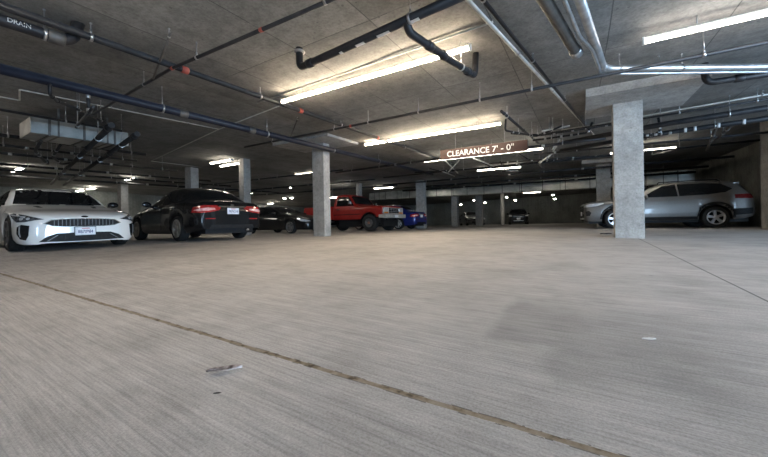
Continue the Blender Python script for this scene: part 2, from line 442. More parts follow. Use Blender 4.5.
strip(0.95, 14.1, 2.74, 'strip light right of the broad pale column, above the silver SUV', z=2.6, m='neutral', wid=0.13)
strip(-12.5, 7.30, -11.15, 'short strip light, farther of the pair near the slim column', m='neutral', wid=0.11)
strip(-12.9, 7.95, -11.5, 'short strip light, nearer to the slim column of the pair', m='neutral', wid=0.11)
strip(-12.0, 11.3, -10.6, 'strip light just left of the column before the red pickup', z=2.6, m='neutral', wid=0.12)
strip(-12.7, 19.5, -11.1, 'strip light above the hood of the red pickup', z=2.42, m='neutral', wid=0.2)
strip(-4.6, 33.0, -3.1, 'far strip light under the big duct, above the black SUV', z=2.32, m='neutral', wid=0.12)
strip(-21.0, 3.45, -19.2, 'strip light over the windshield of the white car at the far left', m='white_lamp', wid=0.12)
strip(-29.8, 8.45, -28.4, 'small far strip light over the white car roof, nearer to the dark sedan', m='white_lamp', wid=0.2)
strip(-32.6, 8.6, -31.2, 'small far strip light over the middle of the white car roof', m='white_lamp', wid=0.2)
strip(-21.4, 7.68, -20.2, 'bright strip light between the white car and the dark sedan', m='white_lamp', wid=0.16)
strip(-24.6, 17.5, -23.2, 'strip light over the trunk of the dark sedan with red tail lamps', m='white_lamp', wid=0.16)
strip(-30.9, 24.6, -28.9, 'far lit strip on the left wall over the hidden black sedan', z=1.55, m='neutral', wid=0.3)
strip(-32.9, 25.8, -31.2, 'added far strip giving the glow on the left wall just above the roof of the hidden black sedan', z=2.05, m='white_lamp', wid=0.25)  # added lamp, stands in for a bright glow on the left wall
strip(-14.2, 16.4, -13.0, 'strip light glowing behind the red pickup cab', z=1.72, m='white_lamp', wid=0.12)
strip(-12.6, 15.0, -11.9, 'small light beside the column in front of the pickup', m='white_lamp', wid=0.1)
# strips of the same rows that light the near floor
strip(-4.9, 0.1, -1.24, 'strip light of the row nearest the viewer over the near floor', m='soft')
strip(0.8, 1.3, 4.4, 'strip light over the near floor beside the entrance', m='soft')
strip(-12.4, 0.2, -8.8, 'strip light over the hood of the white car out to the left', m='soft')

def bulb(x, y, z, label, r=0.11):
    o = empty('round_light', (x, y, z)); tag(o, label, 'light', 'far round lights')
    b = MB().lathe([(-r*0.62, 0.01), (-r*0.55, r*0.5), (-r*0.3, r*0.85), (0, r), (0.02, r*0.95)], 16, 'Z'); b.build('globe', 'white_lamp', o)
    MB().lathe([(0.015, r*1.05), (0.05, r*1.0), (0.06, r*0.5)], 16, 'Z').build('base', 'housing', o)
    h = ceil_z(x, y)-z
    if h > 0.05: MB().tube([(0, 0, 0.05), (0, 0, h+0.02)], 0.012, 8).build('hanger_rod', 'galv', o)
bulb(-10.9, 33.6, 1.42, 'round light right of the grey column by the blue car')
bulb(-8.0, 32.2, 1.50, 'round light between the two far columns')
bulb(-9.2, 32.6, 1.78, 'round light directly over the far grey car', 0.09)
bulb(-6.0, 32.4, 1.95, 'round light over the far black SUV, upper of the two')
bulb(-5.2, 32.3, 1.62, 'round light over the far black SUV, lower of the two')
bulb(-2.1, 33.0, 2.02, 'round light on the far right, upper of the pair over the ramp')
bulb(-1.9, 32.0, 1.62, 'round light on the far right, lower of the pair over the ramp')
bulb(-15.4, 14.0, 2.3, 'small round light between the slim column and the column before the truck', 0.07)
bulb(-24.5, 21.5, 2.25, 'round light over the hidden black sedan, left of a pair', 0.13)
bulb(-23.5, 21.5, 2.25, 'round light over the hidden black sedan, right of a pair', 0.13)

# ------------------------------------------------------------------ pipes
def rounded(pts, rad):
    pts = [Vector(p) for p in pts]; out = [pts[0]]
    for i in range(1, len(pts)-1):
        a, p, b = pts[i-1], pts[i], pts[i+1]
        u, v = (a-p), (b-p); rr = min(rad, u.length*0.45, v.length*0.45)
        s, e = p+u.normalized()*rr, p+v.normalized()*rr
        for k in range(7):
            t = k/6; out.append(s*(1-t)**2 + p*2*t*(1-t) + e*t*t)
    out.append(pts[-1]); return out
def along(pts, t):
    pts = [Vector(p) for p in pts]
    L = [(pts[i+1]-pts[i]).length for i in range(len(pts)-1)]; d = t*sum(L)
    for i, l in enumerate(L):
        if d <= l or i == len(L)-1: return pts[i].lerp(pts[i+1], min(1, d/l)), (pts[i+1]-pts[i]).normalized()
        d -= l
def pipe(name, label, cat, pts, r, m, hang=(), coup=(), cm='red_fit', group=None, rad=None, box=False, seg=14, caps_l=()):
    pp = rounded(pts, rad if rad is not None else r*3)
    b = MB().tube(pp, r, 4 if box else seg); o = b.build(name, m)
    tag(o, label, cat, group)
    for t in hang:
        p, d = along(pts, t); zc = ceil_z(p.x, p.y)+0.01
        h = MB()
        if zc-p.z > r+0.02: h.tube([(p.x, p.y, p.z+r*0.9), (p.x, p.y, zc)], 0.006, 8)
        h.tube([p-d*0.014, p+d*0.014], r*1.16, 14)
        h.tube([(p.x, p.y, p.z+r), (p.x, p.y, p.z+r+0.05)], 0.012, 8)
        h.lathe([(zc-0.025, 0.013), (zc, 0.013)], 8, 'Z', (p.x, p.y, 0))
        h.build('hanger', 'galv', o)
    for t in coup:
        p, d = along(pts, t)
        MB().tube([p-d*r*1.1, p-d*r*0.95, p+d*r*0.95, p+d*r*1.1], [r*1.08, r*1.22, r*1.22, r*1.08], 14).build('coupling', cm, o)
    return o
G = 'sprinkler and drain pipes'
pipe('sprinkler_pipe', 'upper dark pipe crossing the ceiling from the top left, right of the thick blue-black pipe', 'pipe', [(-4.86, -2, 2.70), (-4.74, 13.9, 2.70)], 0.042, 'black_pipe', (0.17, 0.215, 0.36, 0.5, 0.7), (0.28, 0.42, 0.6), group=G)
pipe('main_pipe', 'thick blue-black pipe running below the ceiling from the left edge', 'pipe', [(-6.15, -2, 2.48), (-6.3, 15, 2.50)], 0.068, 'blue_pipe', (0.16, 0.28, 0.41, 0.55, 0.7), (0.30, 0.385), 'dull_pipe', G)
pipe('sprinkler_branch', 'thin branch pipe rising to the upper edge over the large ceiling panel', 'pipe', [(-8.2, 2.42, 2.66), (-4.84, 2.28, 2.66), (-0.6, 2.5, 2.70)], 0.022, 'black_pipe', (0.32, 0.52, 0.8), (0.445, 0.68), group=G)
pipe('sprinkler_branch', 'long thin branch pipe crossing below the long strip lights', 'pipe', [(-8.2, 5.78, 2.565), (3.8, 5.70, 2.555)], 0.026, 'black_pipe', (0.1, 0.28, 0.36, 0.46, 0.56, 0.63, 0.8), (0.32,), group=G)
pipe('pipe_brace', 'short slanted brace at the upper dark pipe', 'brace', [(-4.15, 1.95, 2.78), (-5.3, 2.25, 2.62)], 0.014, 'dull_pipe', (0.05,), group='pipe braces')
pipe('pipe_brace', 'short slanted brace above the thick blue-black pipe near the slim column', 'brace', [(-5.45, 5.22, 2.80), (-6.5, 5.9, 2.56)], 0.014, 'dull_pipe', (0.05,), group='pipe braces')

# black drain pipe with elbow and branch
dp = pipe('drain_pipe', 'black drain pipe with an elbow up into the ceiling, above the long strip light', 'pipe', [(-3.25, 3.16, 2.90), (-3.25, 3.16, 2.60), (-0.2, 2.88, 2.60)], 0.048, 'black_pipe', (0.62, 0.86), (0.155,), 'black_pipe', G, rad=0.09)
MB().lathe([(2.80, 0.05), (2.81, 0.075), (2.83, 0.075), (2.84, 0.05)], 16, 'Z', (-3.25, 3.16, 0)).build('flange', 'galv', dp)
for t, l in ((0.26, 0.05), (0.36, 0.13), (0.47, 0.17), (0.60, 0.12)):
    p = Vector((-3.25, 3.16, 2.60)).lerp(Vector((-0.2, 2.88, 2.60)), t)
    d = Vector((3.05, -0.28, 0)).normalized(); b = MB(); pr = None
    for i in range(7):
        a = math.radians(-122+i*8)
        q = p + Vector((0, 1, 0))*0.0
        off = Vector((d.y, -d.x, 0))*(math.cos(a)*-0.0495) + Vector((0, 0, math.sin(a)*0.0495))
        cur = [b.bm.verts.new(q-d*l/2+off), b.bm.verts.new(q+d*l/2+off)]
        if pr: b.face([pr[0], pr[1], cur[1], cur[0]], True)
        pr = cur
    b.build('stencil_mark', 'white_mark', dp)
pipe('drain_branch', 'short black drain branch with an elbow, crossing the end of the long strip light', 'pipe', [(-1.52, 3.0, 2.60), (-1.52, 3.06, 2.50), (-1.26, 4.62, 2.53), (-1.25, 4.66, 2.90)], 0.045, 'black_pipe', (0.62,), (0.25, 0.40, 0.72), 'black_pipe', G, rad=0.08)
dr = pipe('drain_pipe', 'black pipe lettered DRAIN with an elbow at the top left', 'pipe', [(-5.0, -2.5, 2.60), (-4.93, 1.27, 2.60), (-4.99, 1.36, 2.92)], 0.062, 'black_pipe', (0.866,), (0.888,), 'dull_pipe', G, rad=0.13)
def on_pipe(p):
    a = p.y/0.0625
    return Vector((-4.937 + 0.0645*math.cos(a), 0.865 + p.x, 2.60 + 0.0645*math.sin(a)))
text_mesh('lettering', 'DRAIN', 0.062, 'white_mark', dr, on_pipe, extrude=0.0005, squash=0.9)

# conduits
CG = 'ceiling conduits'
pipe('conduit', 'pale square conduit running from the top middle toward the broad pale column', 'conduit', [(-1.25, 1.8, 2.835), (0.50, 12.2, 2.835)], 0.03, 'conduit', (0.12, 0.3, 0.48, 0.7), (), group=CG, box=True)
pipe('sprinkler_pipe', 'thin black pipe beside the pale square conduit at the top', 'pipe', [(-1.05, 1.8, 2.76), (0.33, 11.0, 2.76)], 0.022, 'black_pipe', (0.17, 0.36, 0.6), (), group=G)
pipe('conduit', 'beige conduit just above the long bright strip light', 'conduit', [(-5.5, 4.16, 2.84), (-0.85, 3.95, 2.84)], 0.014, 'conduit', (0.2, 0.42, 0.6, 0.8), group=CG)
pipe('conduit', 'thin pale conduit with a step, at the left below the thick blue-black pipe', 'conduit', [(-9.1, -1.5, 2.845), (-9.0, 1.58, 2.845), (-8.25, 1.45, 2.845), (-7.95, 4.86, 2.845)], 0.012, 'conduit', (0.3, 0.7, 0.9), group=CG, rad=0.03)
pipe('conduit', 'thin pale conduit running left from the end of the long strip light', 'conduit', [(-5.0, 4.5, 2.845), (-7.94, 4.86, 2.845), (-14.57, 6.05, 2.845), (-14.7, 9.0, 2.845)], 0.012, 'conduit', (0.2, 0.5, 0.8), group=CG, rad=0.03)
pipe('conduit', 'pale conduit behind the head of the broad pale column', 'conduit', [(-0.4, 9.98, 2.76), (4.6, 9.0, 2.78)], 0.018, 'conduit', (0.1, 0.4, 0.7), group=CG)
# steel pipes at the top right
pipe('steel_pipe', 'large bare steel pipe turning sideways at the top right', 'pipe', [(-0.26, 1.8, 2.66), (0.33, 5.75, 2.66), (2.3, 7.0, 2.66), (3.6, 7.75, 2.66)], 0.05, 'steel_pipe', (0.54, 0.66, 0.9), (0.50,), 'steel_pipe', 'bare steel pipes', rad=0.16)
pipe('steel_pipe', 'slim bare steel pipe with a kink, next to the large steel pipe', 'pipe', [(-0.36, 1.8, 2.62), (0.03, 4.45, 2.62), (0.16, 4.85, 2.62), (0.30, 5.80, 2.61), (2.3, 7.06, 2.61), (3.6, 7.88, 2.61)], 0.02, 'steel_pipe', (0.62, 0.85), (), group='bare steel pipes', rad=0.1)
sp = pipe('steel_pipe', 'mottled capped pipe ending at the top right beside the bare steel pipes', 'pipe', [(-0.72, 1.0, 2.64), (0.0, 4.95, 2.64)], 0.062, 'dull_pipe', (0.35, 0.97), (0.98,), 'steel_pipe', 'bare steel pipes')
pipe('drain_pipe', 'black elbowed pipe below the blue-lit steel pipes at the right', 'pipe', [(1.72, 7.02, 2.9), (1.75, 7.10, 2.58), (3.6, 7.35, 2.60)], 0.05, 'black_pipe', (0.5,), (0.33, 0.8), 'black_pipe', G, rad=0.12)
pipe('sprinkler_pipe', 'thin dark pipe running past the right side of the broad pale column', 'pipe', [(-0.9, 9.5, 2.62), (4.6, 8.85, 2.62)], 0.02, 'black_pipe', (0.3, 0.5, 0.7), group=G)
def thick_run(label, pts, r, marks):
    o = pipe('drain_pipe', label, 'pipe', pts, r, 'black_pipe', (0.3, 0.62), (), group=G)
    for t in marks:
        p, d = along(pts, t)
        MB().tube([p-d*0.025, p+d*0.025], r*1.03, 14).build('white_band', 'white_mark', o)
thick_run('thick black pipe with white bands, upper of two at the right', [(-0.4, 10.45, 2.5), (1.72, 9.55, 2.5), (4.6, 8.9, 2.5)], 0.06, (0.72, 0.74, 0.79, 0.83, 0.845))
thick_run('thick black pipe with white bands, lower of two at the right', [(-0.5, 11.45, 2.45), (1.87, 10.4, 2.45), (4.7, 9.75, 2.45)], 0.055, (0.53, 0.56, 0.63, 0.70))
pipe('sprinkler_pipe', 'dark pipe behind the broad pale column, lowest of those right of the sign', 'pipe', [(-1.3, 12.0, 2.5), (4.9, 12.3, 2.5)], 0.03, 'black_pipe', (0.2, 0.6), (0.1,), 'galv', G)
for (a, b, lab) in (((2.75, 10.45, 2.45), (3.25, 13.2, 2.30), 'dim sloping pipe above the silver SUV, left of two'), ((2.95, 10.2, 2.45), (3.15, 12.1, 2.38), 'dim sloping pipe above the silver SUV, right of two')):
    pipe('sprinkler_branch', lab, 'pipe', [a, b], 0.03, 'dull_pipe', (0.5,), (0.3,), 'galv', G)
pipe('sprinkler_branch', 'thin bent pipe beside the end of the strip light over the silver SUV', 'pipe', [(2.95, 14.6, 2.62), (2.5, 14.4, 2.52), (2.2, 14.6, 2.48), (2.25, 14.9, 2.62)], 0.014, 'galv', (0.02, 0.97), group=G)
# pipes about the clearance sign
pipe('sprinkler_branch', 'black sloping pipe at the right end of the strip light above the sign', 'pipe', [(-1.36, 6.95, 2.66), (-1.0, 11.1, 2.60)], 0.03, 'black_pipe', (0.1, 0.7), (0.05, 0.45), 'black_pipe', G)
pipe('sprinkler_branch', 'bent black pipe dropping at the right of the sign', 'pipe', [(-1.45, 7.9, 2.74), (-1.49, 8.0, 2.50), (-0.95, 9.2, 2.52), (-0.35, 8.8, 2.60)], 0.022, 'black_pipe', (0.35, 0.6, 0.9), (0.25, 0.55, 0.8), 'galv', G)
pipe('main_pipe', 'long dark pipe passing just below the clearance sign', 'pipe', [(-9.2, 11.0, 2.44), (-4.3, 10.5, 2.44), (-0.3, 10.2, 2.44), (0.6, 10.15, 2.44)], 0.04, 'black_pipe', (0.1, 0.25, 0.4, 0.52, 0.6, 0.7, 0.8, 0.9), (0.33, 0.55, 0.66, 0.85), 'galv', G)
for i, (pts, lab) in enumerate([
    ([(-5.7, 13.3, 2.55), (-5.0, 18.1, 2.45)], 'dark pipe receding below the left end of the sign'),
    ([(-4.35, 11.6, 2.55), (-4.95, 14.9, 2.45)], 'pale brace crossing below the letter C of the sign'),
    ([(-3.3, 11.9, 2.55), (-3.1, 15.4, 2.42), (-2.4, 16.4, 2.42)], 'bent dark pipe below the middle of the sign'),
    ([(-1.75, 11.8, 2.55), (-1.3, 16.9, 2.45)], 'dark pipe receding below the right end of the sign'),
    ([(-1.05, 13.6, 2.45), (-0.6, 11.5, 2.62)], 'pale brace at the right end of the dark pipe below the sign'),
    ([(-2.6, 12.9, 2.5), (-2.9, 15.6, 2.42)], 'thin pipe crossing the lower strip light below the sign'),
    ([(-0.75, 8.6, 2.5), (-0.2, 9.4, 2.72)], 'pale brace on the bent black pipe right of the sign')    , ([(-4.72, 12.9, 2.25), (-4.24, 13.0, 2.75)], 'pale slanting brace at the left end of the sign, leaning right'),
    ([(-3.22, 11.5, 2.50), (-3.02, 13.7, 2.46)], 'pale pipe receding below the word on the sign'),
    ([(-3.0, 15.7, 2.50), (-2.45, 16.1, 2.48)], 'pale stub beside the lower strip light below the sign'),
    ([(-1.18, 12.2, 2.21), (-0.69, 12.2, 2.56)], 'pale slanting brace at the right end of the sign, leaning right'),
    ([(-5.67, 16.5, 2.50), (-5.3, 13.5, 2.46)], 'pale pipe at the left below the sign, near the far column'),
    ([(-0.46, 10.5, 2.62), (-0.67, 10.5, 2.34)], 'pale short brace among the pipes right of the sign')]):
    pipe('sprinkler_branch', lab, 'pipe', pts, 0.024 if i % 3 else 0.018, 'conduit' if 'pale' in lab else 'black_pipe', (0.25, 0.75), (0.5,), 'galv', G)
for i, (y, z, xa, xb, r, lab) in enumerate([
    (14.2, 2.52, -9, 4.6, 0.03, 'dark cross pipe behind the sign, nearest of the rows before the big duct'),
    (17.4, 2.46, -11, 4.9, 0.045, 'dark cross pipe behind the sign, second of the rows before the big duct'),
    (20.2, 2.42, -12, 4.9, 0.05, 'dark cross pipe behind the sign, third of the rows before the big duct'),
    (22.0, 2.36, -12, 4.9, 0.06, 'dark cross pipe running just in front of the big duct')]):
    pipe('main_pipe', lab, 'pipe', [(xa, y+0.5, z), (xb, y-0.5, z)], r, 'matte_pipe', (0.2, 0.4, 0.6, 0.8), (0.3, 0.5, 0.7), 'galv', G)
for i, (pts, lab) in enumerate([
    ([(-1.5, 8.9, 2.62), (-0.9, 9.6, 2.62), (1.0, 9.4, 2.62)], 'black pipe with pale fittings joining the bent pipe right of the sign'),
    ([(-1.1, 9.9, 2.56), (0.2, 9.75, 2.56), (0.3, 9.7, 2.80)], 'black pipe rising behind the left edge of the broad pale column'),
    ([(-2.9, 12.4, 2.40), (-0.2, 12.9, 2.40), (0.3, 13.0, 2.40)], 'black pipe between the lower strip light and the sign'),
    ([(-6.4, 13.2, 2.42), (-2.6, 13.6, 2.38), (0.9, 13.2, 2.40)], 'black pipe crossing above the lower strip light below the sign'),
    ([(1.2, 9.9, 2.72), (1.35, 10.0, 2.36), (2.0, 10.0, 2.36)], 'black elbowed pipe with pale fittings right of the broad pale column'),
    ([(1.6, 9.8, 2.72), (1.65, 9.9, 2.42), (1.5, 10.8, 2.42)], 'black drop pipe close behind the broad pale column')]):
    pipe('sprinkler_branch', lab, 'pipe', pts, 0.026, 'matte_pipe', (0.3, 0.7), (0.2, 0.45, 0.6, 0.85), 'galv', G, rad=0.08)
# left cluster below the thick pipe
n1 = pipe('sprinkler_drop', 'black flexible drop with an elbow under the thick blue-black pipe at the left', 'pipe', [(-6.15, 1.36, 2.44), (-6.16, 1.36, 2.30), (-6.5, 1.5, 2.32), (-7.1, 1.85, 2.42), (-7.95, 2.5, 2.48)], 0.022, 'black_pipe', (0.6, 0.95), (0.13, 0.25), 'black_pipe', G, rad=0.06)
pipe('sprinkler_drop', 'black straight drop with a pale collar under the thick blue-black pipe', 'pipe', [(-6.2, 1.77, 2.44), (-6.2, 1.78, 2.17)], 0.024, 'black_pipe', (), (0.15, 0.9), 'galv', G)
pipe('sprinkler_branch', 'black branch pipe crossing under the thick blue-black pipe at the left', 'pipe', [(-7.4, 1.95, 2.17), (-6.2, 1.78, 2.17), (-5.9, 1.74, 2.18)], 0.02, 'black_pipe', (0.1,), (0.8,), 'black_pipe', G)
pipe('sprinkler_pipe', 'dark pipe along the top edge of the left duct', 'pipe', [(-8.5, -1.5, 2.50), (-8.55, 3.0, 2.50)], 0.025, 'black_pipe', (0.4, 0.8), (0.6,), 'black_pipe', G)
for (a, b, lab, r) in [
    ((-7.25, 2.79, 2.20), (-20.6, 4.97, 2.20), 'long black pipe slanting from the end of the left duct, right of two', 0.05),
    ((-6.9, 2.28, 2.20), (-20.4, 4.5, 2.20), 'long black pipe slanting from the left duct, left of two', 0.05)]:
    pipe('main_pipe', lab, 'pipe', [a, b], r, 'matte_pipe', (0.1, 0.3, 0.6), (0.02, 0.2, 0.5), 'matte_pipe', G)
for i, (x, y0, y1, z, r, lab) in enumerate([
    (-10.6, -1, 4.4, 2.45, 0.04, 'dark pipe below the left duct'),
    (-11.7, -1, 4.6, 2.40, 0.03, 'dark pipe with pale clamps over the white car, nearest of its row'),
    (-13.0, -1, 6.4, 2.38, 0.035, 'dark pipe over the white car windshield, second of its row'),
    (-15.9, -0.5, 9.4, 2.42, 0.04, 'dark pipe over the white car roof, third of its row'),
    (-18.2, 0, 12, 2.46, 0.04, 'dark pipe far behind the white car, fourth of its row'),
    (-20.6, 0, 20, 2.46, 0.05, 'dark pipe far behind the dark sedan, farthest of its row')]):
    pipe('main_pipe', lab, 'pipe', [(x, y0, z), (x-0.3, y1, z)], r, 'matte_pipe', (0.35, 0.5, 0.65, 0.8, 0.93), (0.42, 0.57, 0.72), 'galv', G)
for i, (pts, lab) in enumerate([
    ([(-9.7, 2.0, 2.25), (-10.2, 2.0, 2.1), (-12.5, 2.7, 2.1), (-13.5, 2.9, 2.4)], 'curved dark pipe hanging over the hood of the white car'),
    ([(-10.0, 2.4, 2.35), (-11.2, 2.5, 2.15), (-12.6, 3.0, 2.15), (-13.0, 3.6, 2.4)], 'second curved dark pipe hanging over the white car windshield'),
    ([(-12.0, 1.2, 2.42), (-16.5, 2.2, 2.42)], 'thin dark pipe at the far left over the white car')]):
    pipe('sprinkler_branch', lab, 'pipe', pts, 0.028, 'matte_pipe', (0.2, 0.9), (0.3, 0.6), 'galv', G, rad=0.2)
for i, (y, xa, xb, z, r, lab) in enumerate([
    (10.6, -22, -8.5, 2.45, 0.03, 'dark cross pipe behind the slim column'),
    (14.6, -26, -9.5, 2.45, 0.04, 'dark cross pipe behind the red pickup'),
    (18.0, -28, -10, 2.40, 0.05, 'dark cross pipe far behind the red pickup')]):
    pipe('main_pipe', lab, 'pipe', [(xa, y, z), (xb, y, z)], r, 'matte_pipe', (0.2, 0.5, 0.7, 0.9), (0.3, 0.6), 'galv', G)

# ducts
def duct(name, label, p0, p1, wid, hgt, seams, m='duct'):
    a, b = Vector(p0), Vector(p1); L = (b-a).length; ang = math.atan2((b-a).y, (b-a).x)
    r = empty(name, p0, ang); tag(r, label, 'air duct', 'air ducts')
    MB().box(0, L, -wid/2, wid/2, -hgt/2, hgt/2, bev=0.015).build('duct_body', m, r)
    for i in range(seams):
        x = L*(i+0.5)/seams
        MB().box(x-0.02, x+0.02, -wid/2-0.018, wid/2+0.018, -hgt/2-0.018, hgt/2+0.018, bev=0.005).build('flange', 'dull_pipe', r)
    for x in [L*(i+1)/(seams+1) for i in range(0, seams, 2)]:
        h = MB()
        p = a.lerp(b, x/L); zc = ceil_z(p.x, p.y)-p0[2]+0.02
        for s in (-1, 1): h.box(x-0.015, x+0.015, s*(wid/2+0.005)-0.004, s*(wid/2+0.005)+0.004, -hgt/2, zc)
        h.box(x-0.015, x+0.015, -wid/2-0.01, wid/2+0.01, -hgt/2-0.012, -hgt/2)
        h.build('strap', 'dull_pipe', r)
duct('air_duct', 'large galvanised duct crossing the back behind the clearance sign', (-16.5, 24.9, 2.19), (5.0, 22.3, 2.19), 0.9, 0.66, 17)
duct('air_duct', 'galvanised duct over the white car at the left', (-9.62, 1.75, 2.46), (-9.6, 3.35, 2.46), 0.9, 0.32, 3, 'dull_duct')

# clearance sign
sg = empty('clearance_sign', (-2.315, 9.0, 2.134)); tag(sg, 'brown hanging sign reading CLEARANCE 7\' - 0" in white letters', 'sign')
MB().box(-1.19, 1.19, -0.02, 0.02, 0, 0.29, bev=0.008).build('board', 'sign', sg)
text_mesh('lettering', 'CLEARANCE', 0.225, 'white_mark', sg, lambda p: Vector((p.x-0.38, -0.022-p.z, p.y+0.14)), extrude=0.002, squash=0.96)
text_mesh('height_figure', '7\' - 0"', 0.225, 'white_mark', sg, lambda p: Vector((p.x+0.58, -0.022-p.z, p.y+0.14)), extrude=0.002, squash=1.05)
for x in (-0.73, 0.62):
    MB().tube([(x, 0, 0.28), (x, 0, ceil_z(-2.3, 9)-2.134+0.01)], 0.007, 8).build('hanger_rod', 'galv', sg)

# ------------------------------------------------------------------ cars
def pchip(xs, ys):
    n = len(xs); h = [xs[i+1]-xs[i] for i in range(n-1)]; d = [(ys[i+1]-ys[i])/h[i] for i in range(n-1)]
    mm = [0]*n; mm[0], mm[-1] = d[0], d[-1]
    for i in range(1, n-1):
        if d[i-1]*d[i] <= 0: mm[i] = 0
        else:
            w1, w2 = 2*h[i]+h[i-1], h[i]+2*h[i-1]; mm[i] = (w1+w2)/(w1/d[i-1]+w2/d[i])
    def f(x):
        if x <= xs[0]: return ys[0]
        if x >= xs[-1]: return ys[-1]
        i = 0
        while xs[i+1] < x: i += 1
        t = (x-xs[i])/h[i]
        return ((1+2*t)*(1-t)**2*ys[i] + t*(1-t)**2*h[i]*mm[i] + t*t*(3-2*t)*ys[i+1] + t*t*(t-1)*h[i]*mm[i+1])
    return f
LOWER = [(0, 0.93), (0.12, 0.975), (0.3, 0.995), (0.5, 1.0), (0.7, 0.99), (0.86, 0.972), (1.0, 0.94)]
SQUARE = [(0, 0.97), (0.12, 0.985), (0.3, 0.99), (0.5, 1.0), (0.7, 1.0), (0.86, 0.99), (1.0, 0.965)]

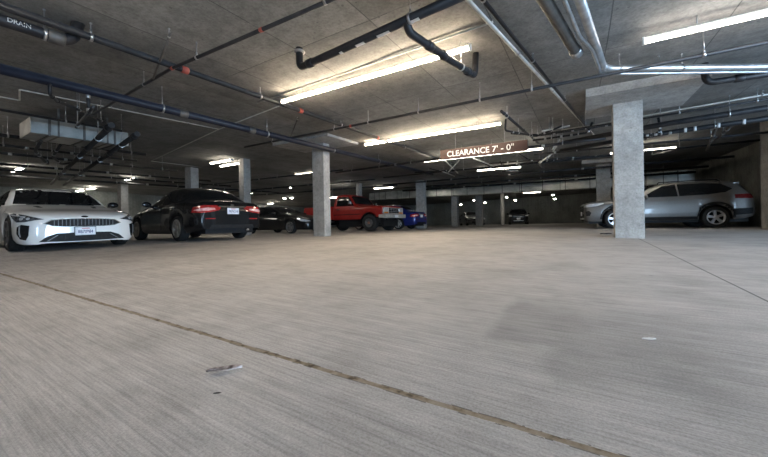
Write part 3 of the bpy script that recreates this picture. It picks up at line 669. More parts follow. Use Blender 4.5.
class Car:
    def __init__(s, name, label, cat, st, axles, tyre_r, track, paint, loc, heading, lower=LOWER, group=None, floorpan=True, zs=1.0, nst=150, bulge=0.02, arch_gap=0.05):
        s.paint = paint
        st = sorted((q[0], q[1])+tuple(v if i_ == 2 else v*zs for i_, v in enumerate(q[2:])) for q in st)
        st = [(q[0], q[1], q[2], q[3], q[4]/zs, q[5], q[6]) for q in st]; tyre_r *= zs; s.zs = zs; xs = [q[0] for q in st]; s.f = [pchip(xs, [q[i] for q in st]) for i in range(1, 7)]
        s.axles, s.r, s.track = axles, tyre_r, track; s.x0, s.x1 = xs[0], xs[-1]
        # stand on the floor, tilted with it
        hx = Vector((math.cos(heading), math.sin(heading), 0)); hy = Vector((-hx.y, hx.x, 0)); o = Vector((loc[0], loc[1], 0))
        def gz(a, b): q = o+hx*a+hy*b; return floor_z(q.x, q.y)
        zf = (gz(axles[0], 0)+gz(axles[1], 0))/2
        sx = (gz(axles[0], 0)-gz(axles[1], 0))/(axles[0]-axles[1]); sy = (gz(0, .8)-gz(0, -.8))/1.6
        ax = Vector((hx.x, hx.y, sx)).normalized(); ay = Vector((hy.x, hy.y, sy)); ay = (ay-ax*ay.dot(ax)).normalized(); az = ax.cross(ay)
        mw = Matrix((ax, ay, az)).transposed().to_4x4()
        zm = zf - sx*(axles[0]+axles[1])/2
        mw.translation = (loc[0], loc[1], zm+0.002)
        s.root = empty(name); s.root.matrix_world = mw
        tag(s.root, label, cat, group)
        X = set(s.x0+(s.x1-s.x0)*i/nst for i in range(nst+1)); R_ = tyre_r+arch_gap; s.R = R_
        for a in axles:
            for k in range(-12, 13): X.add(a+R_*math.sin(k/12*PI/2))
        X = sorted(x for x in X if s.x0 <= x <= s.x1)
        b = MB(); rows = []
        for x in X:
            w_, zl, zb, yr, zr, zc = [f(x) for f in s.f]
            zlow = zl
            for a in axles:
                d = abs(x-a)
                if d <= R_: zlow = max(zlow, tyre_r+math.sqrt(max(0, R_*R_-d*d)))
            zlow = min(zlow, zb-0.06)
            P = [(w_*mu, zlow+(zb-zlow)*q) for q, mu in lower]
            y0_ = w_*lower[-1][1]
            for t in (0.2, 0.4, 0.6, 0.8):
                P.append((y0_+(yr-y0_)*t + bulge*math.sin(t*PI)*(1 if zr-zb > 0.15 else 0.5), zb+(zr-zb)*t))
            P.append((yr, zr))
            for t in (0.12, 0.3, 0.55, 0.8, 1.0):
                P.append((yr*(1-t), zr+(zc-zr)*(1-(1-t)**2.2)))
            rows.append(([b.bm.verts.new((x, y, z)) for y, z in P], [b.bm.verts.new((x, -y, z)) if y > 1e-6 else None for y, z in P]))
        L = []
        for A, B in rows:
            L.append(A+[v for v in B[::-1] if v])
        for i in range(len(L)-1):
            for j in range(len(L[0])-1): b.face([L[i][j], L[i+1][j], L[i+1][j+1], L[i][j+1]], True)
        b.face(L[0]); b.face(L[-1][::-1])
        s.body = b.build('body', paint, s.root)
        bm = bmesh.new(); bm.from_mesh(s.body.data); s.bvh = BVHTree.FromBMesh(bm); bm.free()
        # dark underside and wheel wells
        u = MB(); hw = track/2-0.16
        u.box(s.x0+0.12, s.x1-0.12, -hw, hw, max(0.14, tyre_r*0.55), tyre_r+0.28)
        fx, rx = max(axles), min(axles); W = s.f[0](0)*0.93
        if floorpan: u.box(rx+R_, fx-R_, -W, W, s.f[1](0)+0.02, s.f[1](0)+0.2)
        u.build('underbody', 'plastic', s.root)
        for a in axles:
            for sd in (-1, 1):
                q = MB(); pr = None; W2 = s.f[0](a)*0.955
                for k in range(17):
                    t = PI*k/16; c_, s_ = (R_-0.004)*math.cos(t), (R_-0.004)*math.sin(t)
                    cur = [q.bm.verts.new((a+c_, sd*hw, tyre_r+s_)), q.bm.verts.new((a+c_, sd*W2, tyre_r+s_))]
                    if pr: q.face([pr[0], pr[1], cur[1], cur[0]], True)
                    pr = cur
                q.build('wheel_well', 'plastic', s.root)
    def decal(s, name, outline, view, m, off=0.006, parent=None, grid=0.06, org=(0, 0), depth=0.014, mirror=False, label=None):
        outs = []
        for sgn in ((1, -1) if mirror else (1,)):
            if view == 'side': d = Vector((0, -sgn, 0)); ua = Vector((1, 0, 0)); va = zz
            elif view == 'top': d = -zz; ua = Vector((1, 0, 0)); va = Vector((0, sgn, 0))
            else:
                ph = math.radians(view); d = -Vector((math.cos(ph), sgn*math.sin(ph), 0)); ua = Vector((-math.sin(ph), sgn*math.cos(ph), 0)); va = zz
            o3 = Vector((org[0], sgn*org[1], 0))
            if s.zs != 1.0 and view != 'top' and name != 'arch_cladding': outline_ = [(u, v*s.zs) for u, v in outline]
            else: outline_ = outline
            b = bmesh.new(); f = b.faces.new([b.verts.new((u, v, 0)) for u, v in outline_])
            bmesh.ops.triangulate(b, faces=[f])
            us = [p[0] for p in outline]; vz = [p[1] for p in outline_]
            for ax, lo, hi in ((0, min(us), max(us)), (1, min(vz), max(vz))):
                n = int((hi-lo)/grid)
                for i in range(1, n+1):
                    co = [0, 0, 0]; co[ax] = lo+(hi-lo)*i/(n+1); no = [0, 0, 0]; no[ax] = 1
                    bmesh.ops.bisect_plane(b, geom=b.verts[:]+b.edges[:]+b.faces[:], plane_co=co, plane_no=no)
            for v in b.verts:
                base = o3+ua*v.co.x+va*v.co.y
                hit = s.bvh.ray_cast(base-d*6, d)
                if hit[0] is None:
                    q = s.bvh.find_nearest(base-d*2.2); p = q[0]
                else: p = hit[0]
                v.co = p-d*off
            be = [e for e in b.edges if e.is_boundary]
            ex = bmesh.ops.extrude_edge_only(b, edges=be)
            for v in [e for e in ex['geom'] if isinstance(e, bmesh.types.BMVert)]: v.co += d*(depth+off)
            for f in b.faces: f.smooth = False
            mb = MB(); mb.bm.free(); mb.bm = b
            o = mb.build(name, m, parent or s.root); 
            if label: o['label'] = label
            outs.append(o)
        return outs if mirror else outs[0]
    def strip(s, name, line, wid, view, m, **kw):          # a thin band along a polyline
        L = [Vector((p[0], p[1], 0)) for p in line]; A, B = [], []
        for i, p in enumerate(L):
            t = (L[min(i+1, len(L)-1)]-L[max(i-1, 0)]).normalized(); n = Vector((-t.y, t.x, 0))*wid/2
            A.append((p+n)[:2]); B.append((p-n)[:2])
        return s.decal(name, A+B[::-1], view, m, **kw)
    def wheels(s, rim_r, spokes, m='alloy', tw=0.22, steel=False):
        for a in s.axles:
            for sd in (-1, 1):
                y = sd*s.track/2; r = s.r; h = tw/2
                t = MB().lathe([(-h*0.9, rim_r), (-h, rim_r+0.02), (-h, r-0.03), (-h*0.8, r-0.004), (-h*0.3, r), (h*0.3, r), (h*0.8, r-0.004), (h, r-0.03), (h, rim_r+0.02), (h*0.9, rim_r)], 36, 'Y', (a, y, r), closed=True)
                w_ = t.build('wheel', 'rubber', s.root)
                k = MB(); o = y+sd*h
                k.lathe([(o-sd*0.015, rim_r+0.012), (o+sd*0.006, rim_r+0.008), (o+sd*0.004, rim_r-0.018), (o-sd*0.06, rim_r-0.03)], 32, 'Y', (a, 0, r), closed=True)
                k.lathe([(o-sd*0.035, 0.075), (o-sd*0.006, 0.07), (o-sd*0.002, 0.04), (o, 0.012)], 20, 'Y', (a, 0, r))
                for i in range(spokes):
                    th = 2*PI*i/spokes+0.2
                    ra, rb = 0.05, rim_r-0.012; wa, wb = (0.035, 0.05) if spokes < 8 else (0.018, 0.026)
                    if steel: wa, wb = 0.05, 0.07
                    cs, sn = math.cos(th), math.sin(th)
                    out = [(ra, -wa), (rb, -wb), (rb, wb), (ra, wa)]
                    lo = [k.bm.verts.new((a+p*cs-q*sn, o-sd*(0.05 if j in (0, 3) else 0.045), r+p*sn+q*cs)) for j, (p, q) in enumerate(out)]
                    hi = [k.bm.verts.new((a+p*cs-q*sn*0.8, o-sd*0.012, r+p*sn+q*cs*0.8)) for j, (p, q) in enumerate(out)]
                    k.face(hi); k.face(lo[::-1])
                    for j in range(4): k.face([lo[j], lo[(j+1) % 4], hi[(j+1) % 4], hi[j]])
                k.build('rim', m, w_)
                MB().lathe([(o-sd*0.10, 0.02), (o-sd*0.10, rim_r-0.02), (o-sd*0.085, rim_r-0.02), (o-sd*0.085, 0.02)], 24, 'Y', (a, 0, r)).build('brake_disc', 'plastic', w_)
    def mirrors(s, x, y, z, m=None):
        for sd in (-1, 1):
            b = bmesh.new(); bmesh.ops.create_uvsphere(b, u_segments=16, v_segments=10, radius=1)
            for v in b.verts: v.co = Vector((x+v.co.x*0.07*(1 if v.co.x > 0 else 0.35), sd*(y+0.09)+v.co.y*0.115, z+v.co.z*0.075))
            for f in b.faces: f.smooth = True
            mb = MB(); mb.merge(b)
            o = mb.build('side_mirror', m or s.paint, s.root)
            MB().tube([(x-0.01, sd*(y-0.06), z-0.07), (x, sd*(y+0.06), z-0.03)], 0.022, 8).build('mirror_arm', 'plastic', o)
    def plate(s, x, z, face, textstr='', tilt=0.0, w_=0.305, h_=0.155, m='plate'):
        sg_ = 1 if face == 'front' else -1
        p = MB().box(x-0.006, x+0.006, -w_/2, w_/2, z-h_/2, z+h_/2, bev=0.004).build('license_plate', m, s.root)
        p['label'] = 'white license plate'
        if textstr:
            text_mesh('plate_number', textstr, 0.085, 'plate_ink', p, lambda q: Vector((x+sg_*(0.008+q.z), sg_*q.x, z-0.012+q.y)), extrude=0.001, squash=0.75)
            MB().box(min(x+sg_*0.006, x+sg_*0.008), max(x+sg_*0.006, x+sg_*0.008), -0.06, 0.06, z+0.048, z+0.062).build('plate_script', 'plate_red', p)
        MB().box(x-sg_*0.012-0.004, x-sg_*0.012+0.004, -w_/2-0.012, w_/2+0.012, z-h_/2-0.012, z+h_/2+0.012).build('plate_frame', 'gloss_black', p)
        return p
def ellipse(cx, cy, a, b, n=24): return [(cx+a*math.cos(2*PI*i/n), cy+b*math.sin(2*PI*i/n)) for i in range(n)]

# ---- white sporty sedan, front toward the aisle
st = [(2.29, .56, .15, .50, .40, .60, .61), (2.25, .72, .13, .57, .52, .645, .66), (2.15, .83, .13, .62, .62, .69, .705), (1.95, .90, .15, .685, .69, .74, .755),
      (1.45, .932, .18, .77, .72, .805, .82), (.95, .935, .18, .84, .75, .885, .905), (.70, .935, .18, .87, .76, .92, .945), (.30, .935, .18, .89, .70, 1.13, 1.165),
      (-.10, .935, .18, .91, .64, 1.28, 1.34), (-.6, .935, .18, .93, .61, 1.325, 1.395), (-1.2, .935, .18, .96, .585, 1.28, 1.35), (-1.8, .93, .19, 1.0, .57, 1.12, 1.17),
      (-2.2, .89, .22, .99, .62, 1.04, 1.06), (-2.42, .82, .27, .92, .60, .97, .99), (-2.54, .70, .32, .78, .5, .83, .84)]
def white_car():
    c = Car('white_sedan', 'white sporty sedan parked nose out at the left', 'car', st, (1.4525, -1.4525), 0.335, 1.62, 'white_paint', (-10.74, 2.39), math.radians(-1.5))
    c.wheels(0.24, 10, 'dark_alloy', 0.225)
    c.mirrors(0.42, 0.92, 0.97, 'gloss_black')
    # grille: wide, pinched ends
    gr = [(-.56, .515), (-.47, .575), (-.3, .598), (0, .603), (.3, .598), (.47, .575), (.56, .515), (.46, .470), (.3, .455), (0, .450), (-.3, .455), (-.46, .470)]
    gl = c.decal('grille', gr, 0, 'plastic', off=0.008)
    c.decal('grille_surround', [(-.585, .515), (-.48, .588), (-.3, .612), (0, .617), (.3, .612), (.48, .588), (.585, .515), (.47, .458), (.3, .443), (0, .438), (-.3, .443), (-.47, .458)], 0, 'mid_alloy', off=0.004)
    for i in range(-8, 9):
        y = i*0.055
        c.decal('grille_bar', [(y-.005, .468), (y+.005, .468), (y+.005, .588), (y-.005, .588)], 0, 'grille_bar', off=0.016, parent=gl)
    lo = [(-.64, .175), (-.54, .27), (-.40, .325), (0, .335), (.40, .325), (.54, .27), (.64, .175), (.3, .165), (0, .162), (-.3, .165)]
    li = c.decal('lower_intake', lo, 0, 'plastic', off=0.008)
    c.decal('intake_mesh', [(-.30, .185), (.30, .185), (.28, .30), (-.28, .30)], 0, 'plastic', off=0.016, parent=li)
    c.decal('intake_trim', [(-.54, .185), (-.40, .29), (-.385, .29), (-.525, .185)], 0, 'dark_alloy', off=0.016, parent=li, mirror=True)
    # corner pieces: headlamps and side vents
    hl = [(-.20, .595), (-.05, .64), (.12, .685), (.33, .72), (.38, .70), (.31, .61), (.20, .545), (.06, .545), (-.08, .575)]
    c.decal('headlight', hl, 32, 'dark_lens', off=0.010, org=(2.05, .66), mirror=True)
    c.decal('headlight_projector', ellipse(.12, .61, .035, .030, 14), 32, 'lens', off=0.018, org=(2.05, .66), mirror=True)
    c.decal('headlight_projector', ellipse(.01, .605, .026, .022, 14), 32, 'lens', off=0.018, org=(2.05, .66), mirror=True)
    c.decal('daytime_lamp', [(.05, .65), (.34, .69), (.35, .675), (.08, .637)], 32, 'lens', off=0.018, org=(2.05, .66), mirror=True)
    vt = [(-.02, .48), (.10, .50), (.18, .455), (.185, .33), (.12, .235), (.03, .215), (-.01, .30)]
    for o in c.decal('side_vent', vt, 32, 'gloss_black', off=0.010, org=(2.05, .66), mirror=True): pass
    c.decal('vent_trim', [(.12, .475), (.14, .46), (.145, .34), (.12, .27), (.105, .28), (.12, .35)], 32, 'lens', off=0.016, org=(2.05, .66), mirror=True)
    c.decal('front_lip', [(-.60, .125), (.60, .125), (.60, .143), (-.60, .143)], 0, 'plastic', off=0.03)
    em = c.decal('badge', ellipse(0, .645, .055, .018, 20), 0, 'gloss_black', off=0.006)
    c.plate(2.318, .355, 'front', '8B70984')
    # glass
    ws = [(-.73, .95), (.73, .95), (.68, 1.08), (.60, 1.275), (.3, 1.325), (-.3, 1.325), (-.60, 1.275), (-.68, 1.08)]
    c.decal('windshield', ws, 0, 'glass', off=0.006)
    sw = [(.55, .92), (.15, 1.14), (-.25, 1.285), (-.8, 1.285), (-1.3, 1.20), (-1.62, 1.09), (-1.55, 1.0), (-.6, .975)]
    c.decal('side_window', sw, 'side', 'glass', off=0.006, mirror=True)
    for xs in (( .62, -.48), (-.52, -1.35)):
        for o in c.decal('door', [(xs[0], .30), (xs[0]+.03, .86), (xs[1], .90), (xs[1], .55 if xs[1] < -1 else .30), (xs[1]+(.25 if xs[1] < -1 else 0), .30)], 'side', 'white_paint', off=0.003, mirror=True): pass
    c.decal('hood_vent', [(.95, .42), (1.22, .40), (1.20, .47), (.98, .50)], 'top', 'plastic', off=0.004, mirror=True)
    c.decal('wiper', [(.72, .05), (.70, .55), (.72, .55), (.74, .05)], 'top', 'plastic', off=0.012, mirror=True)
    return c
white_car()

# ---- black family sedan, tail toward the aisle
cam_st = [(2.35, .5, .25, .55, .35, .6, .62), (2.25, .72, .22, .62, .5, .68, .7), (2.0, .86, .2, .72, .62, .78, .8), (1.39, .9, .2, .84, .68, .9, .93), (.9, .905, .2, .9, .7, .97, 1.0),
      (.65, .91, .2, .93, .68, 1.02, 1.05), (.1, .91, .2, .95, .62, 1.28, 1.32), (-.3, .91, .2, .96, .58, 1.38, 1.45), (-.8, .91, .2, .97, .57, 1.40, 1.47), (-1.3, .91, .2, .985, .56, 1.33, 1.40),
      (-1.8, .9, .2, .97, .58, 1.11, 1.16), (-2.0, .89, .22, .95, .66, 1.01, 1.05), (-2.25, .86, .25, .93, .68, .985, 1.01), (-2.36, .83, .27, .90, .66, .97, .99), (-2.42, .80, .28, .82, .60, .89, .90), (-2.46, .74, .30, .70, .55, .76, .77)]
def sedan(name, label, loc, heading, paint, rim='alloy', full=True, platem='plate', grp=None, lens='red_lens', zs=1.0):
    c = Car(name, label, 'car', cam_st, (1.3875, -1.3875), 0.325, 1.58, paint, loc, heading, group=grp, zs=zs)
    c.wheels(0.225, 7, rim, 0.215)
    c.mirrors(0.42, 0.86, 1.03*zs)
    c.decal('windshield', [(-.62, 1.07), (.62, 1.07), (.57, 1.22), (.52, 1.36), (.25, 1.405), (-.25, 1.405), (-.52, 1.36), (-.57, 1.22)], 0, 'glass')
    c.decal('rear_window', [(-.56, 1.13), (.56, 1.13), (.53, 1.25), (.49, 1.345), (.2, 1.385), (-.2, 1.385), (-.49, 1.345), (-.53, 1.25)], 180, 'glass')
    for o in c.decal('door', [(.55, .30), (.58, .92), (-.42, .93), (-.42, .30)], 'side', paint, off=0.003, mirror=True):
        c.decal('door_handle', [(-.36, .83), (-.16, .835), (-.16, .865), (-.36, .86)], 'side', 'chrome', off=0.025, parent=o) if o.data.vertices[0].co.y > 0 else None
    for o in c.decal('door', [(-.44, .30), (-.44, .93), (-1.32, .955), (-1.30, .72), (-1.05, .5), (-.95, .30)], 'side', paint, off=0.003, mirror=True):
        c.decal('door_handle', [(-1.26, .855), (-1.06, .86), (-1.06, .89), (-1.26, .885)], 'side', 'chrome', off=0.025, parent=o) if o.data.vertices[0].co.y > 0 else None
    c.decal('side_window', [(.55, .985), (.2, 1.18), (-.15, 1.315), (-.42, 1.345), (-.44, .985)], 'side', 'glass', mirror=True)
    c.decal('side_window', [(-.48, .985), (-.47, 1.345), (-.9, 1.345), (-1.28, 1.28), (-1.62, 1.12), (-1.58, 1.03), (-1.2, 1.0)], 'side', 'glass', mirror=True)
    # tail: lamps wrap the corners
    tl = [(-.30, .80), (-.26, .955), (.02, .965), (.26, .93), (.42, .865), (.42, .83), (.1, .80)]
    lamps = c.decal('tail_light', [(-.30, .70), (-.27, .83), (-.02, .88), (.24, .885), (.34, .83), (.30, .76), (.1, .71), (-.1, .69)], 155, lens, off=0.012, org=(-2.28, .60), mirror=True)
    for o in lamps: o['label'] = 'red tail lamp'
    c.decal('lamp_reflector', [(-.26, .755), (-.1, .80), (.05, .82), (.20, .815), (.22, .775), (.05, .745), (-.15, .73)], 155, 'pale_red_lens', off=0.018, org=(-2.28, .60), mirror=True)
    c.decal('trunk_lid', [(-.50, .66), (-.54, .90), (.54, .90), (.50, .66)], 180, paint, off=0.004)
    c.decal('trunk_garnish', [(-.36, .84), (.36, .84), (.35, .875), (-.35, .875)], 180, 'chrome' if full else 'plastic', off=0.014)
    c.decal('badge', ellipse(0, .90, .05, .026, 18), 180, 'chrome', off=0.02)
    c.decal('bumper_reflector', [(.45, .54), (.68, .54), (.68, .565), (.45, .565)], 180, 'red_lens', off=0.01, mirror=True)
    c.decal('rear_valance', [(-.6, .30), (.6, .30), (.55, .40), (-.55, .40)], 180, 'plastic', off=0.006)
    c.plate(-2.475, .745*zs, 'rear', '7KPX216' if name == 'black_sedan' else '', m=platem)
    # front
    c.decal('headlight', [(-.22, .60), (-.1, .64), (.15, .72), (.32, .76), (.34, .70), (.2, .60), (0, .57)], 35, 'lens', off=0.010, org=(2.05, .64), mirror=True)
    c.decal('grille', [(-.38, .50), (-.42, .62), (.42, .62), (.38, .50)], 0, 'gloss_black', off=0.008)
    c.decal('lower_intake', [(-.55, .27), (-.48, .40), (.48, .40), (.55, .27)], 0, 'plastic', off=0.008)
    for s_ in (1,):
        MB().tube([(-2.30, -.42, .27), (-2.45, -.42, .265)], 0.028, 12).build('tailpipe', 'chrome', c.root)
    return c
sedan('black_sedan', 'black sedan parked nose in with red tail lamps and white plate toward the viewer', (-10.08, 5.16), math.radians(180-4), 'black_paint', 'mid_alloy')
sedan('dark_sedan', 'low black sedan between the slim column and the column before the red pickup', (-12.15, 10.6), 0.0, 'darkest_paint', 'dark_alloy', zs=0.88)
sedan('blue_car', 'small blue car parked nose in behind the front of the red pickup', (-10.3, 16.95), math.radians(180), 'blue_paint', 'alloy')
sedan('grey_sedan', 'far grey car partly hidden by the far columns below the duct', (-9.6, 33.0), math.radians(-60), 'grey_paint', 'dark_alloy')

# ---- SUVs
rav = [(2.275, .62, .36, .80, .45, .93, .95), (2.22, .80, .31, .86, .60, .985, 1.0), (2.0, .885, .28, .95, .68, 1.04, 1.06), (1.345, .925, .28, 1.02, .74, 1.09, 1.12), (.95, .93, .28, 1.05, .74, 1.13, 1.16),
       (.75, .93, .28, 1.065, .73, 1.17, 1.21), (.25, .93, .28, 1.09, .67, 1.49, 1.54), (-.1, .93, .28, 1.10, .65, 1.59, 1.65), (-.6, .93, .28, 1.11, .64, 1.635, 1.69), (-1.2, .93, .28, 1.13, .63, 1.625, 1.68),
       (-1.75, .925, .29, 1.16, .61, 1.57, 1.62), (-2.02, .91, .31, 1.17, .59, 1.46, 1.49), (-2.18, .88, .36, 1.12, .60, 1.25, 1.27), (-2.27, .84, .40, 1.04, .60, 1.12, 1.13), (-2.325, .76, .46, .92, .55, 1.0, 1.01)]
def suv(name, label, loc, heading, paint, rim='alloy', zs=0.955, lens='red_lens'):
    c = Car(name, label, 'car', rav, (1.345, -1.345), 0.36, 1.60, paint, loc, heading, arch_gap=0.06, zs=zs)
    c.wheels(0.225, 5, rim, 0.225)
    c.mirrors(0.45, 0.90, 1.09)
    c.decal('windshield', [(-.66, 1.23), (.66, 1.23), (.60, 1.45), (.58, 1.56), (.3, 1.61), (-.3, 1.61), (-.58, 1.56), (-.60, 1.45)], 0, 'glass')
    c.decal('rear_window', [(-.52, 1.22), (.52, 1.22), (.50, 1.42), (.45, 1.5), (-.45, 1.5), (-.50, 1.42)], 180, 'glass')
    for o in c.decal('door', [(.62, .42), (.66, 1.04), (-.40, 1.07), (-.40, .42)], 'side', paint, off=0.003, mirror=True):
        if o.data.vertices[0].co.y > 0: c.decal('door_handle', [(-.34, .93), (-.12, .935), (-.12, .965), (-.34, .96)], 'side', paint, off=0.03, parent=o)
    for o in c.decal('door', [(-.42, .42), (-.42, 1.07), (-1.32, 1.09), (-1.30, .88), (-1.05, .68), (-.92, .42)], 'side', paint, off=0.003, mirror=True):
        if o.data.vertices[0].co.y > 0: c.decal('door_handle', [(-1.24, .945), (-1.02, .95), (-1.02, .98), (-1.24, .975)], 'side', paint, off=0.03, parent=o)
    c.decal('side_window', [(.55, 1.13), (.25, 1.34), (-.05, 1.52), (-.40, 1.56), (-.42, 1.125)], 'side', 'glass', mirror=True)
    c.decal('side_window', [(-.46, 1.13), (-.45, 1.565), (-1.1, 1.565), (-1.55, 1.52), (-1.80, 1.32), (-1.62, 1.21), (-1.2, 1.155)], 'side', 'glass', mirror=True)
    for a in c.axles:                                            # black wheel arch cladding
        A = [(a+(c.R-0.004)*math.cos(t), c.r+(c.R-0.004)*math.sin(t)) for t in [PI*(i/18) for i in range(19)]]
        Bo = [(a+(c.R+0.065)*math.cos(t), c.r+(c.R+0.06)*math.sin(t)) for t in [PI*(i/18) for i in range(19)]]
        c.decal('arch_cladding', A+Bo[::-1], 'side', 'plastic', off=0.012, mirror=True)
    c.decal('sill_cladding', [(.90, .285), (.90, .40), (-.90, .40), (-.90, .285)], 'side', 'plastic', off=0.012, mirror=True)
    c.decal('rear_bumper', [(-.7, .47), (-.74, .66), (.74, .66), (.7, .47)], 180, 'plastic', off=0.02)
    c.decal('bumper_corner', [(-.34, .42), (-.34, .64), (.1, .66), (.1, .46)], 120, 'plastic', off=0.014, org=(-2.1, .85), mirror=True)
    c.decal('tail_light', [(-.30, .985), (-.28, 1.12), (.0, 1.13), (.22, 1.06), (.22, 1.00), (.0, .97)], 130, lens, off=0.012, org=(-2.12, .80), mirror=True)
    c.decal('grille', [(-.30, .62), (-.52, .74), (-.50, .90), (.50, .90), (.52, .74), (.30, .62)], 0, 'gloss_black', off=0.012)
    c.decal('grille_bar', [(-.46, .80), (.46, .80), (.46, .825), (-.46, .825)], 0, 'chrome', off=0.02)
    c.decal('lower_grille', [(-.62, .44), (-.50, .58), (.50, .58), (.62, .44)], 0, 'plastic', off=0.012)
    c.decal('skid_plate', [(-.45, .37), (-.45, .42), (.45, .42), (.45, .37)], 0, 'alloy', off=0.02)
    c.decal('headlight', [(-.24, .84), (-.22, .92), (.10, .97), (.34, .99), (.36, .95), (.22, .87), (.0, .84)], 35, 'lens', off=0.012, org=(2.05, .70), mirror=True)
    c.decal('headlight_glass', [(-.18, .87), (-.16, .905), (.08, .935), (.2, .94), (.1, .885)], 35, 'lens', off=0.02, org=(2.05, .70), mirror=True)
    c.decal('fog_lamp_bezel', [(-.02, .50), (-.06, .66), (.06, .70), (.12, .62), (.08, .50)], 30, 'plastic', off=0.012, org=(2.05, .72), mirror=True)
    c.plate(2.30, .57, 'front')
    for sd in (-1, 1):
        MB().tube([(.05, sd*.60, 1.54), (.0, sd*.60, 1.60), (-1.5, sd*.585, 1.61), (-1.6, sd*.585, 1.54)], 0.018, 8).build('roof_rail', 'plastic', c.root)
    MB().box(-2.09, -1.85, -.52, .52, 1.50*zs, 1.55*zs, bev=0.015).build('roof_spoiler', paint, c.root)
    return c
suv('silver_suv', 'silver SUV parked behind the broad pale column at the right', (2.34, 15.25), math.radians(186), 'silver_paint', lens='dim_red_lens')
suv('grey_suv', 'grey SUV whose roof shows beyond the silver SUV', (3.0, 17.9), math.radians(180), 'grey_paint', zs=1.05)
suv('black_suv', 'far black SUV facing the aisle by the back wall', (-5.45, 35.3), math.radians(-80), 'darkest_paint', 'dark_alloy')

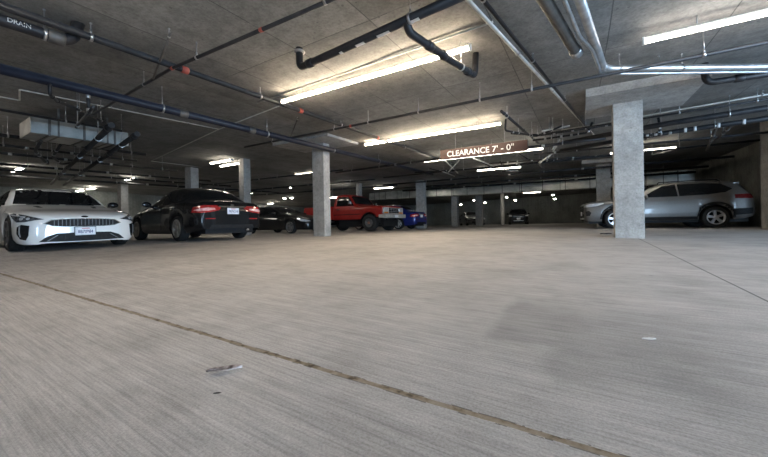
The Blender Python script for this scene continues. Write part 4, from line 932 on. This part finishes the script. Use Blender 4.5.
# ---- red pickup truck
trk = [(2.24, .93, .74, 1.08, .86, 1.13, 1.14), (2.18, .965, .70, 1.12, .88, 1.17, 1.18), (1.485, .985, .62, 1.16, .89, 1.20, 1.225), (.86, .99, .58, 1.19, .89, 1.235, 1.26), (.70, .99, .58, 1.20, .86, 1.27, 1.30),
       (.28, .99, .58, 1.21, .77, 1.70, 1.74), (.1, .99, .58, 1.21, .75, 1.79, 1.83), (-.25, .99, .58, 1.21, .74, 1.82, 1.86), (-.5, .99, .58, 1.21, .74, 1.80, 1.845), (-.62, .985, .58, 1.20, .75, 1.72, 1.76), (-.66, .97, .6, 1.18, .75, 1.6, 1.62)]
def pickup():
    c = Car('pickup_truck', 'old red pickup truck with chrome bumper behind the concrete column', 'truck', trk, (1.485, -1.485), 0.40, 1.66, 'red_paint', (-9.85, 13.25), 0.0, lower=SQUARE, arch_gap=0.09, floorpan=False)
    c.wheels(0.20, 8, 'dark_alloy', 0.27, steel=True)
    for w_ in [o for o in c.root.children if o.name.startswith('wheel') and not o.name.startswith('wheel_well')]:
        v = w_.data.vertices; ys = sum(q.co.y for q in v)/len(v); xs_ = sum(q.co.x for q in v)/len(v); sd = 1 if ys > 0 else -1
        MB().lathe([(ys+sd*0.10, 0.07), (ys+sd*0.15, 0.06), (ys+sd*0.16, 0.03)], 16, 'Y', (xs_, 0, 0.40)).build('hub', 'rust', w_)
    # load bed
    R_ = 0.48; a = -1.485
    arch = [(a+R_*math.cos(t), 0.40+R_*math.sin(t)) for t in [math.acos(max(-1, min(1, -math.sqrt(1-(0.2/R_)**2)))) - i*(2*math.acos(max(-1, min(1, -math.sqrt(1-(0.2/R_)**2))))-PI)/14 for i in range(15)]]
    out = [(-2.62, .60)] + arch + [(-.69, .60), (-.69, 1.26), (-2.62, 1.26)]
    bed = MB()
    for sd in (-1, 1): bed.prism(out, sd*.985, sd*.91, 'XZ')
    bed.box(-2.62, -.69, -.91, .91, .72, .78); bed.box(-.74, -.69, -.91, .91, .72, 1.26)
    bb = bed.build('load_bed', 'red_paint', c.root)
    MB().box(-2.66, -2.60, -.90, .90, .72, 1.26, bev=0.01).build('tailgate', 'red_paint', c.root)
    MB().box(-2.80, -2.68, -.95, .95, .55, .70, bev=0.02).build('rear_bumper', 'chrome', c.root)
    for sd in (-1, 1):
        MB().box(-2.665, -2.6, sd*.93-.055, sd*.93+.055, .85, 1.15, bev=0.008).build('tail_light', 'red_lens', c.root)
    # front end
    gp = MB().box(2.20, 2.285, -.93, .93, .80, 1.10, bev=0.015).build('grille_surround', 'alloy', c.root)
    for y in (-.36, -.12, .12, .36):
        for z in (.875, .955, 1.03):
            MB().box(2.284, 2.292, y-.105, y+.105, z-.028, z+.028).build('grille_opening', 'gloss_black', gp)
    for sd in (-1, 1):
        MB().box(2.27, 2.30, sd*.70-.17, sd*.70+.17, .90, 1.07, bev=0.015).build('headlight', 'lens', c.root)
        MB().box(2.27, 2.296, sd*.70-.17, sd*.70+.17, .825, .885, bev=0.01).build('turn_signal', 'amber', c.root)
    MB().box(2.27, 2.42, -.97, .97, .60, .78, bev=0.03).build('front_bumper', 'old_chrome', c.root)
    for sd in (-1, 1): MB().box(2.05, 2.40, sd*.97-.02, sd*.97+.02, .62, .77, bev=0.015).build('bumper_end', 'old_chrome', c.root)
    c.plate(2.432, .69, 'front')
    # glass, doors, trim
    c.decal('windshield', [(-.78, 1.33), (.78, 1.33), (.70, 1.70), (.5, 1.74), (-.5, 1.74), (-.70, 1.70)], 0, 'glass')
    c.decal('rear_window', [(-.62, 1.30), (.62, 1.30), (.58, 1.66), (-.58, 1.66)], 180, 'glass')
    for o in c.decal('door', [(.70, .66), (.70, 1.20), (-.46, 1.20), (-.46, .66)], 'side', 'red_paint', off=0.003, mirror=True):
        if o.data.vertices[0].co.y < 0:
            MB().box(-.40, -.22, -1.012, -.985, 1.06, 1.10, bev=0.006).build('door_handle', 'chrome', o)
    c.decal('side_window', [(.62, 1.24), (.30, 1.60), (.2, 1.70), (-.44, 1.72), (-.46, 1.24)], 'side', 'glass', mirror=True)
    c.decal('body_moulding', [(1.9, .80), (1.9, .835), (-.6, .835), (-.6, .80)], 'side', 'plastic', off=0.008, mirror=True)
    for sd in (-1, 1):
        q = MB().box(.48, .56, sd*1.13-.09, sd*1.13+.09, 1.30, 1.44, bev=0.015).build('side_mirror', 'chrome', c.root)
        MB().tube([(.52, sd*.96, 1.26), (.52, sd*1.09, 1.36)], 0.014, 8).build('mirror_arm', 'chrome', q)
    for a in c.axles[:1]:
        A = [(a+(c.R-0.004)*math.cos(t), c.r+(c.R-0.004)*math.sin(t)) for t in [PI*(i/18) for i in range(19)]]
        Bo = [(a+(c.R+0.04)*math.cos(t), c.r+(c.R+0.04)*math.sin(t)) for t in [PI*(i/18) for i in range(19)]]
        c.decal('wheel_arch_lip', A[2:-2]+Bo[2:-2][::-1], 'side', 'red_paint', off=0.014, mirror=True)
    MB().box(1.2, 2.1, -.45, .45, .42, .62, bev=0.03).build('engine_sump', 'plastic', c.root)
    MB().tube([(1.485, -.7, .40), (1.485, .7, .40)], 0.07, 12).build('front_axle', 'plastic', c.root)
    for sd in (-1, 1): MB().box(-2.5, 2.2, sd*.42-.04, sd*.42+.04, .52, .66).build('chassis_rail', 'plastic', c.root)
    MB().tube([(-1.485, -.7, .40), (-1.485, .7, .40)], 0.08, 12).build('rear_axle', 'plastic', c.root)
    return c
pickup()

# ------------------------------------------------------------------ litter on the floor
def leaf(name, label, cat, loc, L, W, rz, m, curl):
    b = MB(); n = 10; R_ = []
    for i in range(n+1):
        t = i/n; w_ = W*math.sin(PI*min(1, t*0.97+0.02))**0.7
        x = (t-0.5)*L; row = []
        for j in range(-3, 4):
            q = j/3; z = 0.003+curl*(q*q*0.9+0.15*math.sin(t*9+q)+0.5*t)+curl*0.3
            row.append(b.bm.verts.new((x+0.004*math.sin(9*q+t*5), q*w_/2, max(0.001, z))))
        R_.append(row)
    for i in range(n):
        for j in range(6): b.face([R_[i][j], R_[i+1][j], R_[i+1][j+1], R_[i][j+1]], True)
    o = b.build(name, m); o.location = loc; o.rotation_euler = (0, 0, rz)
    md = o.modifiers.new('thick', 'SOLIDIFY'); md.thickness = 0.0012
    tag(o, label, cat); return o
leaf('dry_leaf', 'curled dry leaf lying in front of the brown floor joint', 'leaf', (-1.14, 0.70, 0), 0.125, 0.034, 0.70, 'paper', 0.009)
leaf('paper_scrap', 'tiny white paper scrap lying on the darker floor patch at the right', 'paper', (0.25, 1.81, 0), 0.05, 0.018, 0.35, 'white_paper', 0.004)
leaf('debris_scrap', 'small dark scrap lying left of the foot of the broad pale column', 'debris', (0.50, 9.0, 0), 0.22, 0.10, 0.1, 'plastic', 0.02)
leaf('twig_scrap', 'little dark bit on the floor just below the curled leaf', 'debris', (-1.02, 0.60, 0), 0.02, 0.004, 0.6, 'plastic', 0.002)
